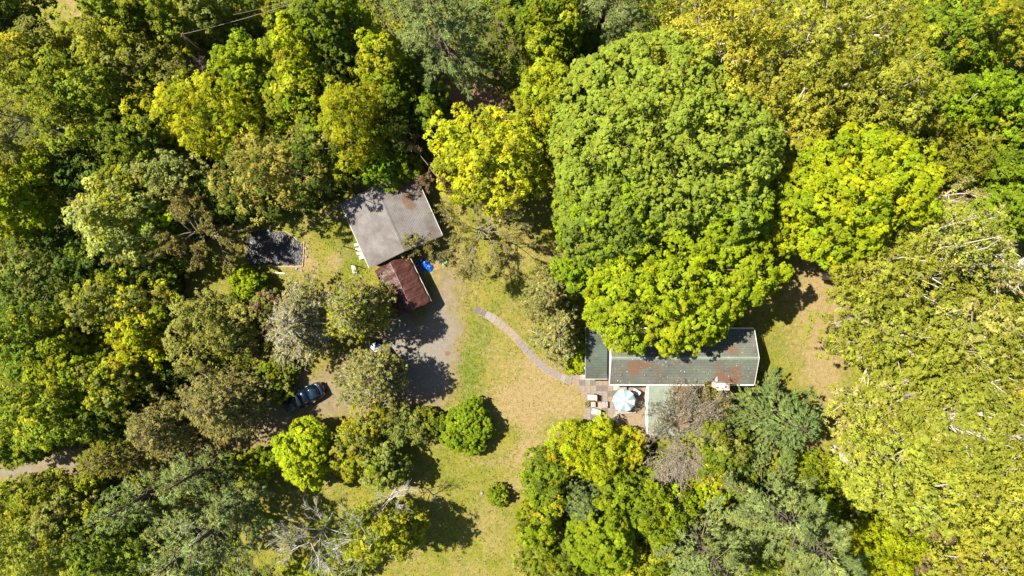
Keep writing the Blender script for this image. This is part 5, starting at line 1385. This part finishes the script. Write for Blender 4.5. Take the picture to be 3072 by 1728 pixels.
def pot(name, u, v, r, h, mat, label, cat, soil=True, plant=None):
    p = at(u, v); E = empty(name, (p.x, p.y, .03)); tag(E, label, cat)
    link('pot_wall', join_bm('pot_wall', [lathe_vf([(.0, 0), (r * .72, 0), (r * .95, h * .85), (r * 1.06, h * .86), (r * 1.06, h), (r * .86, h), (r * .82, h * .7)], 18)], mat, False), None, E)
    if soil: link('soil', join_bm('soil', [lathe_vf([(.0, h * .78), (r * .5, h * .76), (r * .84, h * .74)], 14)], M['soil']), None, E)
    if plant:
        rng = np.random.default_rng(int(u))
        n = plant[1]
        d = unit(runit(n, rng) + np.array([0, 0, .8])); d[:, 2] = np.abs(d[:, 2])
        lv = kites(d * rng.uniform(.1, plant[2], (n, 1)) + np.array([0, 0, h * .9]), unit(np.array([0, 0, 1.]) + runit(n, rng) * .7), .14 * rng.uniform(.6, 1.3, n), .5, vary(PAL[plant[0]], n, rng), rng)
        link('plant', np_mesh('plant', lv[0], lv[1], M['leaf'], lv[2]), None, E)
    return E
pot('planter', 1252, 791, .22, .30, M['pale_slab'], 'round pale-rimmed planter of dark soil left of the blue tarpaulin', 'planter')
pot('flower_pot', 1319, 789, .12, .2, M['terracotta'], 'small pale orange pot below the green garden cart', 'pot')
pot('flower_pot', 1709, 1273, .17, .3, M['black'], 'black pot on the lawn left of the bright patio tree', 'pot', True, ('green', 40, .14))
pot('flower_pot', 1731, 1270, .15, .26, M['terracotta'], 'reddish terracotta pot beside the black pot, left of the bright patio tree', 'pot', True, ('brown', 30, .12))
pot('flower_pot', 1761, 1209, .17, .28, M['terracotta'], 'leafy potted plant at the left edge of the patio', 'pot', True, ('olive', 90, .34))
p = at(1264, 781)
J = empty('plastic_jug', (p.x, p.y, .02), .5); tag(J, 'white plastic jug between the blue tarpaulin and the garage', 'jug')
link('body', join_bm('body', [lathe_vf([(.0, 0), (.11, 0), (.13, .04), (.13, .24), (.06, .33), (.04, .38), (.0, .38)], 14)], M['white'], True), None, J)
link('handle', tube_me('handle', [(.05, 0, .34), (.15, 0, .33), (.17, 0, .22), (.12, 0, .16)], .02, M['white'], 6), None, J)

# green garden cart full of debris
p = at(1326, 777)
Ca = empty('garden_cart', (p.x, p.y, 0), math.radians(-58)); tag(Ca, 'green garden cart filled with dark debris right of the blue tarpaulin', 'cart')
a, b = [(-.42, -.27, .25), (.42, -.27, .25), (.42, .27, .25), (-.42, .27, .25)], [(-.62, -.36, .55), (.62, -.36, .55), (.62, .36, .55), (-.62, .36, .55)]
tub = link('tub', join_bm('tub', [(a + b, [(0, 3, 2, 1), (0, 1, 5, 4), (1, 2, 6, 5), (2, 3, 7, 6), (3, 0, 4, 7)])], M['green_plastic']), None, Ca)
so = tub.modifiers.new('thickness', 'SOLIDIFY'); so.thickness = .03
rng = np.random.default_rng(3)
nn = 70
V, F, _ = kites(np.stack([rng.uniform(-.36, .36, nn), rng.uniform(-.26, .26, nn), rng.uniform(.42, .6, nn)], 1), unit(np.array([0, 0, 1.]) + runit(nn, rng) * .7), .22 * rng.uniform(.5, 1.3, nn), .5, np.zeros((nn, 3)), rng)
hp = link('debris', np_mesh('debris', V, F, M['leaf'], np.array([(.10, .08, .055)]) * rng.uniform(.4, 1.6, (nn, 1))), None, Ca); hp['kind'] = 'stuff'
box('liner', .82, .52, .02, (0, 0, .40), M['soil'], Ca)
for sx in (-.36, .36):
    for sy in (-.34, .34):
        wv, wf = lathe_vf([(.0, -.035), (.10, -.035), (.14, -.02), (.14, .02), (.10, .035), (.0, .035)], 14)
        wheel = link('wheel', join_bm('wheel', [([(x, z, y + .14) for x, y, z in wv], wf)], M['black']), None, Ca, (sx, sy, 0))
link('handle', tube_me('handle', [(.5, 0, .25), (.9, 0, .12), (1.1, 0, .06)], .02, M['dark_metal'], 6), None, Ca)
box('side_panel', .05, .62, .22, (-.56, 0, .42), M['green_plastic'], Ca, 0, .015, rot=(0, -.5, 0))
box('side_panel', .05, .62, .22, (.56, 0, .42), M['green_plastic'], Ca, 0, .015, rot=(0, .5, 0))

# rusty cover in the parking area, stone on the lawn
p = at(1343, 1060)
Rc = link('iron_cover', join_bm('iron_cover', [lathe_vf([(.27, .03), (.27, .055), (.23, .058), (.22, .05), (.1, .05), (.08, .06), (.0, .06)], 22)], M['rust']), None, None, (p.x, p.y, 0))
tag(Rc, 'round rusty iron cover set in the gravel parking area', 'cover')
for u, v, r, lab in ((1304, 1490, .2, 'pale round stone on the lower lawn'), (1446, 1480, .18, 'small pale stone left of the tiny shrub on the lawn'), (1412, 1399, .1, 'tiny white stone on the lawn below the round bush')):
    p = at(u, v)
    V, F = lathe_vf([(.0, -.02), (r * .9, .0), (r, r * .4), (r * .6, r * .8), (.0, r * .9)], 11)
    V = [(x * (1 + .2 * math.sin(9 * y)), y * (1 + .2 * math.cos(8 * x + u)), z) for x, y, z in V]
    tag(link('stone', join_bm('stone', [(V, F)], M['stone'], True), None, None, (p.x, p.y, 0)), lab, 'stone')

# ---------------------------------------------------------------- patio furniture
def build_umbrella():
    p = at(1863, 1192)
    U = empty('patio_umbrella', (p.x, p.y, .06), .1); tag(U, 'patio umbrella with white and pale blue panels', 'umbrella')
    link('pole', tube_me('pole', [(0, 0, 0), (0, 0, 2.62)], .022, M['white'], 8), None, U)
    link('base', join_bm('base', [lathe_vf([(.0, 0), (.27, 0), (.27, .04), (.08, .09), (.05, .25), (.03, .25)], 20)], M['dark_metal']), None, U)
    wm, bm_ = plain('white_canvas', (.55, .55, .55), .8, var=.05), plain('pale_blue_canvas', (.13, .21, .23), .8, var=.08)
    n, R = 12, 1.2
    for i in range(n):
        a0, a1 = 2 * math.pi * i / n, 2 * math.pi * (i + 1) / n
        V, F = [], []
        K, S = 6, 4
        for k in range(K + 1):
            t = k / K
            for s in range(S + 1):
                a = a0 + (a1 - a0) * s / S
                mid = math.sin(math.pi * s / S)
                r = R * t * (1 - .03 * mid * t)
                z = 2.56 - .40 * t ** 1.25 - .035 * mid * t - (.0 if t < .99 else .0)
                V.append((r * math.cos(a), r * math.sin(a), z))
        for s in range(S + 1):   # scalloped valance
            a = a0 + (a1 - a0) * s / S; mid = math.sin(math.pi * s / S); r = R * (1 - .03 * mid) + .01
            V.append((r * math.cos(a), r * math.sin(a), 2.16 - .035 * mid - .07 - .05 * mid))
        w = S + 1
        for k in range(K + 1):
            for s in range(S): F.append((k * w + s, (k + 1) * w + s, (k + 1) * w + s + 1, k * w + s + 1))
        o = link('panel', join_bm('panel', [(V, F)], wm if i % 2 else bm_, True), None, U)
        rib = link('rib', tube_me('rib', [(.03 * math.cos(a0), .03 * math.sin(a0), 2.535), (R * .5 * math.cos(a0), R * .5 * math.sin(a0), 2.56 - .40 * .42 - .03), (R * .99 * math.cos(a0), R * .99 * math.sin(a0), 2.135)], .009, M['metal'], 5), None, U)
    link('finial', join_bm('finial', [lathe_vf([(.0, 2.54), (.05, 2.55), (.055, 2.58), (.02, 2.61), (.03, 2.64), (.0, 2.67)], 12)], M['dark_metal'], True), None, U)
build_umbrella()

def picnic_table():
    p = at(1873, 1214)
    T = empty('picnic_table', (p.x, p.y, .06), math.radians(3)); tag(T, 'grey weathered picnic table under the patio umbrella', 'picnic table')
    for i in range(5): box('table_plank', 2.25, .135, .04, (0, (i - 2) * .148, .72), M['wood'], T, 0, .006)
    for s in (-1, 1):
        for i in range(2): box('bench_plank', 2.25, .135, .04, (.02 * s, s * (.66 + .148 * i), .43), M['wood'], T, 0, .006)
        box('cross_beam', .07, 1.6, .09, (s * .75, 0, .34), M['wood'], T)
        box('cross_beam', .07, .74, .08, (s * .75, 0, .64), M['wood'], T)
        for q in (-1, 1): box('leg', .07, .09, .80, (s * .75, q * .45, 0), M['wood'], T, rot=(q * .38, 0, 0))
picnic_table()

def patio_chair(name, u, v, rz, label, cush, frame, group, w=.72, d=.78):
    p = at(u, v); E = empty(name, (p.x, p.y, .06), rz); tag(E, label, 'chair', group)
    box('seat_cushion', d * .8, w * .86, .11, (.05, 0, .36), M[cush], E, 0, .03)
    bk = box('back_cushion', .12, w * .84, .52, (-d * .42, 0, .44), M[cush], E, 0, .03, rot=(0, -.28, 0))
    link('back_frame', tube_me('back_frame', [(-d * .40, -w * .45, .40), (-d * .62, -w * .44, 1.0), (-d * .64, 0, 1.06), (-d * .62, w * .44, 1.0), (-d * .40, w * .45, .40)], .022, M[frame], 6), None, E)
    for s in (-1, 1):
        link('armrest', tube_me('armrest', [(-d * .52, s * w * .5, .66), (0, s * w * .5, .64), (d * .45, s * w * .5, .60)], .028, M[frame], 6), None, E)
        for q in (-.42, .42): link('leg', tube_me('leg', [(d * q, s * w * .5, 0), (d * q * .95, s * w * .5, .62)], .018, M[frame], 6), None, E)
    return E
G_CH = 'patio chairs'
patio_chair('patio_chair', 1773, 1190, math.pi, 'cream cushioned armchair at the left edge of the patio', 'cream', 'dark_metal', G_CH, .72, .86)
patio_chair('patio_chair', 1784, 1233, math.pi * .93, 'armchair half hidden under the bright patio tree', 'cream', 'white_dirty', G_CH, .66, .8)
patio_chair('patio_chair', 1905, 1173, math.radians(150), 'white-backed chair at the upper right of the umbrella', 'white', 'dark_metal', G_CH, .6, .62)

def bench_lounger():
    p = at(1858, 1161); E = empty('patio_lounger', (p.x, p.y, .06), math.radians(-3)); tag(E, 'grey lounger with a cream headrest under the lower eave of the house', 'lounger')
    box('seat_pad', 1.0, .56, .09, (.22, 0, .34), M['stone'], E, 0, .02)
    box('headrest', .44, .56, .09, (-.50, 0, .40), M['cream'], E, 0, .02, rot=(0, .30, 0))
    box('frame', 1.4, .5, .04, (.0, 0, .28), M['dark_metal'], E)
    for sx in (-.55, .6):
        for sy in (-.22, .22): box('leg', .04, .04, .28, (sx, sy, 0), M['dark_metal'], E)
bench_lounger()

def side_table():
    p = at(1813, 1212); E = empty('side_table', (p.x, p.y, .06), 0.0); tag(E, 'small grey slatted side table on the patio between the armchairs and umbrella', 'side table')
    for i in range(7): box('slat', .075, .66, .025, (-.27 + i * .09, 0, .42), M['wood'], E, 0, .004)
    for s in (-1, 1):
        box('rail', .66, .04, .05, (0, s * .29, .37), M['dark_metal'], E)
        for q in (-1, 1): box('leg', .04, .04, .40, (q * .28, s * .28, 0), M['dark_metal'], E)
    p = at(1817, 1206, .5)
    d = link('dish', join_bm('dish', [lathe_vf([(.0, 0), (.08, 0), (.11, .04), (.1, .04), (.075, .012), (.0, .012)], 16)], plain('blue_glaze', (.03, .12, .42), .3), True), None, None, (p.x, p.y, .508))
    tag(d, 'small blue dish on the slatted side table', 'dish')
    p = at(1819, 1220, .5)
    d = link('cup', join_bm('cup', [lathe_vf([(.0, 0), (.05, 0), (.065, .12), (.055, .12), (.045, .02), (.0, .02)], 14)], M['terracotta'], True), None, None, (p.x, p.y, .508))
    tag(d, 'small terracotta cup at the corner of the slatted side table', 'cup')
side_table()

def plant_stand():
    p = at(1778, 1211); E = empty('plant_stand', (p.x, p.y, .06), 0.05); tag(E, 'small grey plant stand with a wreath of dry stems beside the cream armchair', 'plant stand')
    box('top', .5, .52, .03, (0, 0, .46), M['wood'], E, 0, .006)
    for sx in (-1, 1):
        for sy in (-1, 1): box('leg', .035, .035, .46, (sx * .21, sy * .22, 0), M['dark_metal'], E)
    rng = np.random.default_rng(8)
    ang = np.linspace(0, 2 * math.pi, 25)
    W_ = link('wreath', tube_me('wreath', [(.15 * math.cos(a) - .03, .15 * math.sin(a) - .05, .52 + .02 * math.sin(a * 5)) for a in ang], .045, M['pale_slab'], 6), None, None)
    W_.parent = E
plant_stand()

# ---------------------------------------------------------------- cars
def car_paint():
    m, nt, b = new_mat('dark_blue_paint')
    f = noise(nt, 5, 4, .7)
    nt.links.new(ramp(nt, f, [(.3, (.0015, .005, .014)), (.7, (.003, .009, .024))]), b.inputs['Base Color'])
    b.inputs['Metallic'].default_value = .55; b.inputs['Roughness'].default_value = .28
    b.inputs['Coat Weight'].default_value = 1.0; b.inputs['Coat Roughness'].default_value = .06
    return m
def build_car(label):
    paint = car_paint()
    glass, nt, b = new_mat('tinted_glass')
    b.inputs['Base Color'].default_value = (.003, .010, .022, 1); b.inputs['Roughness'].default_value = .06
    b.inputs['Specular IOR Level'].default_value = 1.0; b.inputs['Coat Weight'].default_value = 1.0
    E = empty('car', (0, 0, 0)); tag(E, label, 'car')
    st = [(2.42, .50, .36, .50, .56), (2.36, .68, .28, .58, .64), (2.18, .80, .22, .64, .71), (1.8, .87, .2, .69, .79), (1.3, .90, .18, .77, .88), (.95, .905, .18, .82, .93), (0, .915, .18, .88, .93),
          (-1.1, .91, .18, .90, .95), (-1.75, .895, .2, .93, 1.01), (-2.1, .85, .24, .92, 1.02), (-2.3, .78, .3, .86, .97), (-2.38, .62, .38, .74, .82)]
    V, F = [], []
    for x, w, zb, zs, zt in st:
        half = [(0, zb), (w * .86, zb), (w * .97, zb + .12), (w, zb + .5 * (zs - zb)), (w * .97, zs), (w * .86, zs + .55 * (zt - zs)), (w * .5, zt - .01), (0, zt)]
        ring = [(x - .10 * (abs(y) / .9) ** 2 * (1 if x > 1.9 else (-1 if x < -2 else 0)), y, z) for y, z in half] + [(x - .10 * (abs(y) / .9) ** 2 * (1 if x > 1.9 else (-1 if x < -2 else 0)), -y, z) for y, z in reversed(half[1:-1])]
        V += ring
    n = 14
    for k in range(len(st) - 1):
        for i in range(n):
            j = (i + 1) % n
            F.append((k * n + i, k * n + j, (k + 1) * n + j, (k + 1) * n + i))
    F.append(tuple(range(n - 1, -1, -1))); F.append(tuple((len(st) - 1) * n + i for i in range(n)))
    me = join_bm('body', [(V, F)], paint, True)
    bm = bmesh.new(); bm.from_mesh(me); bmesh.ops.recalc_face_normals(bm, faces=bm.faces); bm.to_mesh(me); bm.free()
    body = link('body', me, None, E); sb = body.modifiers.new('smooth', 'SUBSURF'); sb.levels = sb.render_levels = 2
    gh = [(1.10, .92, .76), (.72, 1.19, .69), (.30, 1.385, .60), (-.2, 1.44, .585), (-.75, 1.41, .575), (-1.22, 1.24, .62), (-1.78, 1.00, .72)]
    def strip(name, a, b2, mat, lift=0.0):
        Vs, Fs = [], []
        C = 9
        for x, z, w in gh[a:b2 + 1]:
            edge = 1.0
            for i in range(C):
                t = -1 + 2 * i / (C - 1)
                bulge = .16 * (1 - t * t) * (1 if x > .5 else (-1 if x < -1.2 else 0)) * (1 if abs(x) > .6 else .3)
                Vs.append((x + bulge, t * w, z + .045 * (1 - t * t) + lift))
        for k in range(b2 - a):
            for i in range(C - 1): Fs.append((k * C + i, k * C + i + 1, (k + 1) * C + i + 1, (k + 1) * C + i))
        o = link(name, join_bm(name, [(Vs, Fs)], mat, True), None, E)
        so = o.modifiers.new('thickness', 'SOLIDIFY'); so.thickness = .02; so.offset = -1
        return o
    strip('windshield', 0, 2, glass); strip('roof', 2, 4, paint, .012); strip('rear_window', 4, 6, glass)
    for s in (-1, 1):
        top = [(x, s * w, z) for x, z, w in gh]
        bot = [(x, s * (.86 if -1.6 < x < 1.0 else .80), .90) for x, z, w in gh]
        for k0, k1 in ((0, 3), (3, 6)):
            Vs = top[k0:k1 + 1] + bot[k0:k1 + 1]; m_ = k1 - k0 + 1
            Fs = [(i, i + 1, m_ + i + 1, m_ + i) for i in range(m_ - 1)]
            o = link('side_window', join_bm('side_window', [(Vs, Fs)], glass), None, E)
            so = o.modifiers.new('thickness', 'SOLIDIFY'); so.thickness = .02
        link('roof_rail', tube_me('roof_rail', [(x, s * w, z + .004) for x, z, w in gh], .022, paint, 6), None, E)
        box('mirror', .12, .20, .11, (.72, s * 1.0, .90), paint, E, s * .15, .03)
        hl = box('headlight', .26, .26, .10, (2.06, s * .60, .58), plain('lamp_lens', (.10, .10, .11), .3), E, -s * .5, .03)
        tl = box('taillight', .10, .34, .11, (-2.25, s * .60, .86), plain('red_lens', (.045, .004, .004), .3), E, s * .25, .03)
        box('door_handle', .16, .03, .03, (.05, s * .925, .80), M['metal'], E); box('door_handle', .16, .03, .03, (-.85, s * .925, .82), M['metal'], E)
        for x in (1.45, -1.45):
            wv, wf = lathe_vf([(.20, -.10), (.31, -.10), (.335, -.07), (.335, .07), (.31, .10), (.20, .10)], 22)
            wh = empty('wheel', (x, s * .80, .335)); wh.parent = E
            link('tyre', join_bm('tyre', [([(a, c, b3) for a, b3, c in wv], wf)], M['black'], True), None, wh)
            rv, rf = lathe_vf([(.0, -.06), (.06, -.075), (.2, -.07), (.21, 0), (.2, .07), (.06, .075), (.0, .06)], 12)
            link('rim', join_bm('rim', [([(a, c, b3) for a, b3, c in rv], rf)], M['metal']), None, wh)
    box('licence_plate', .02, .34, .10, (-2.40, 0, .62), M['white'], E, 0, .005)
    link('wiper', tube_me('wiper', [(1.14, -.1, .965), (.98, .5, 1.05)], .010, M['black'], 5), None, E)
    box('brake_lamp', .05, .36, .02, (-1.24, 0, 1.285), plain('dark_red_lens', (.10, .006, .006), .3), E)
    return E
car = build_car('dark blue sedan parked on the drive beside the trees')
p = at(917, 1190)
car.location = (p.x, p.y, .03); car.rotation_euler = (0, 0, math.radians(207.5))
def copy_tree(o, parent=None):
    c = o.copy(); COL.objects.link(c); c.parent = parent
    for ch in list(o.children): copy_tree(ch, c)
    return c
car2 = copy_tree(car)
tag(car2, 'dark car mostly hidden beneath the olive conifer in the parking area', 'car')
p = at(1160, 1078)
car2.location = (p.x, p.y, .03); car2.rotation_euler = (0, 0, math.radians(122))
for c in (car, car2): c['group'] = 'parked cars'

# ---------------------------------------------------------------- people
def build_person(label, loc, rz, shirt, pants, hair_col, stride, arms):
    skinm = plain('skin', (.42, .25, .17), .55, var=.08); sh = plain('shirt', shirt, .85, var=.12, scale=9); pt = plain('trousers', pants, .85, var=.2, scale=9); shoe = plain('shoes', (.03, .03, .035), .6)
    vs, ed = [], []
    def add(co, r, par=None):
        vs.append((co, r));
        if par is not None: ed.append((par, len(vs) - 1))
        return len(vs) - 1
    pel = add((0, 0, .96), (.145, .115)); sp = add((.0, 0, 1.14), (.13, .105), pel); chs = add((.01, 0, 1.34), (.155, .115), sp); nb = add((.01, 0, 1.49), (.062, .062), chs)
    nk = add((.02, 0, 1.56), (.055, .055), nb); h1 = add((.035, 0, 1.64), (.078, .085), nk); h2 = add((.03, 0, 1.73), (.07, .085), h1)
    nose = add((.125, 0, 1.645), (.014, .018), h1)
    reg = {}
    for s, (ax, az) in zip((-1, 1), arms):
        s1 = add((.0, s * .185, 1.42), (.062, .062), chs)
        el = add((ax * .5 - .03, s * .25, 1.15), (.043, .043), s1)
        wr = add((ax, s * .24, az), (.029, .029), el)
        pl = add((ax + .035, s * .235, az - .06), (.034, .020), wr)
        for k in range(4):
            f1 = add((ax + .05 + .008 * k, s * (.215 + .016 * k), az - .115), (.0095, .0095), pl)
            add((ax + .075, s * (.213 + .016 * k), az - .15 + .006 * abs(k - 1.5)), (.008, .008), f1)
        t1 = add((ax + .075, s * .20, az - .07), (.011, .011), wr); add((ax + .10, s * .20, az - .11), (.009, .009), t1)
    for s, st in zip((-1, 1), (stride, -stride)):
        hp = add((0, s * .095, .90), (.092, .092), pel); kn = add((st * .55 + .03, s * .10, .50), (.062, .062), hp)
        an = add((st, s * .10, .10), (.042, .042), kn); add((st + .13, s * .115, .045), (.042, .036), an); add((st - .05, s * .10, .05), (.04, .036), an)
    me = bpy.data.meshes.new('body'); me.from_pydata([v[0] for v in vs], ed, [])
    o = bpy.data.objects.new('body', me); COL.objects.link(o)
    o.modifiers.new('skin', 'SKIN')
    for i, v in enumerate(vs): me.skin_vertices[0].data[i].radius = v[1]
    me.skin_vertices[0].data[0].use_root = True
    sb = o.modifiers.new('sub', 'SUBSURF'); sb.levels = 2; sb.render_levels = 2
    dg = bpy.context.evaluated_depsgraph_get()
    fm = bpy.data.meshes.new_from_object(o.evaluated_get(dg))
    bpy.data.objects.remove(o); fm.name = 'body'
    fm.materials.clear()
    for m_ in (skinm, sh, pt, shoe): fm.materials.append(m_)
    for pgn in fm.polygons:
        c = pgn.center; r = abs(c.y)
        pgn.use_smooth = True
        if c.z > 1.505: k = 0
        elif r > .20 and c.z < 1.20: k = 0
        elif r > .165 and c.z < 1.16: k = 0
        elif c.z > .97: k = 1
        elif c.z > .085: k = 2 if r < .2 else 0
        else: k = 3
        pgn.material_index = k
    P = empty('person', loc, rz); tag(P, label, 'person')
    link('body', fm, None, P)
    hv, hf = [], []
    n, kk = 16, 7
    for j in range(kk + 1):
        th = math.pi * .62 * j / kk
        for i in range(n):
            a = 2 * math.pi * i / n
            cut = 1.0 if math.cos(a) < .3 else .72
            t2 = th * cut
            hv.append((.015 + .108 * math.sin(t2) * math.cos(a) - .012, .098 * math.sin(t2) * math.sin(a), 1.675 + .135 * math.cos(t2)))
    for j in range(kk):
        for i in range(n): hf.append((j * n + i, (j + 1) * n + i, (j + 1) * n + (i + 1) % n, j * n + (i + 1) % n))
    link('hair', join_bm('hair', [(hv, hf)], plain('hair', hair_col, .6, var=.3, scale=30), True), None, P)
    eye = plain('eye', (.05, .04, .035), .2); lip = plain('lips', (.36, .14, .11), .5)
    for s in (-1, 1):
        link('eye', join_bm('eye', [lathe_vf([(.0, -.012), (.010, -.006), (.012, 0), (.010, .006), (.0, .012)], 8)], eye, True), None, P, (.105, s * .033, 1.675))
        link('ear', join_bm('ear', [lathe_vf([(.0, -.032), (.014, -.02), (.018, .006), (.012, .026), (.0, .032)], 8)], skinm, True), None, P, (.03, s * .093, 1.655))
    link('mouth', join_bm('mouth', [boxvf(.108, 0, 1.595, .012, .045, .012)], lip), None, P)
    return P
p = at(1199, 1037)
build_person('person with dark hair in a light blue top and black trousers near the olive conifer', (p.x, p.y, .03), math.radians(35), (.10, .25, .52), (.012, .012, .014), (.02, .014, .010), .14, ((.10, .86), (.22, .98)))
p = at(1248, 1004)
build_person('person with dark hair in a mustard top in the shaded parking area', (p.x, p.y, .03), math.radians(-60), (.34, .20, .04), (.11, .10, .085), (.018, .013, .010), .10, ((.30, 1.08), (.12, .86)))

# ---------------------------------------------------------------- overhead wires and standing sticks
def wire(name, a, b, sag, r, label):
    pts = []
    for t in np.linspace(0, 1, 24):
        q = a.lerp(b, float(t)); q.z -= sag * 4 * t * (1 - t); pts.append(tuple(q - a))
    o = link(name, tube_me(name, pts, r, M['stone'], 5), None, None, a)
    tag(o, label, 'wire', 'overhead wires')
wire('overhead_wire', at(545, 103, 9.5), at(960, -20, 10.5), .5, .018, 'long overhead wire crossing the upper left wood, lower of two')
wire('overhead_wire', at(700, 44, 9.8), at(950, -25, 10.8), .3, .012, 'thin overhead wire at the top edge, upper of two')
p = at(545, 103, 9.5)
Up = empty('utility_pole', (p.x, p.y, 0)); tag(Up, 'slim wooden pole hidden among crowns where the overhead wires end', 'pole')
link('shaft', tube_me('shaft', [(0, 0, -.1), (0, 0, 9.6)], [.14, .07], M['bark'], 8), None, Up)
box('crossarm', .5, .07, .07, (0, 0, 9.4), M['bark'], Up, 1.2)
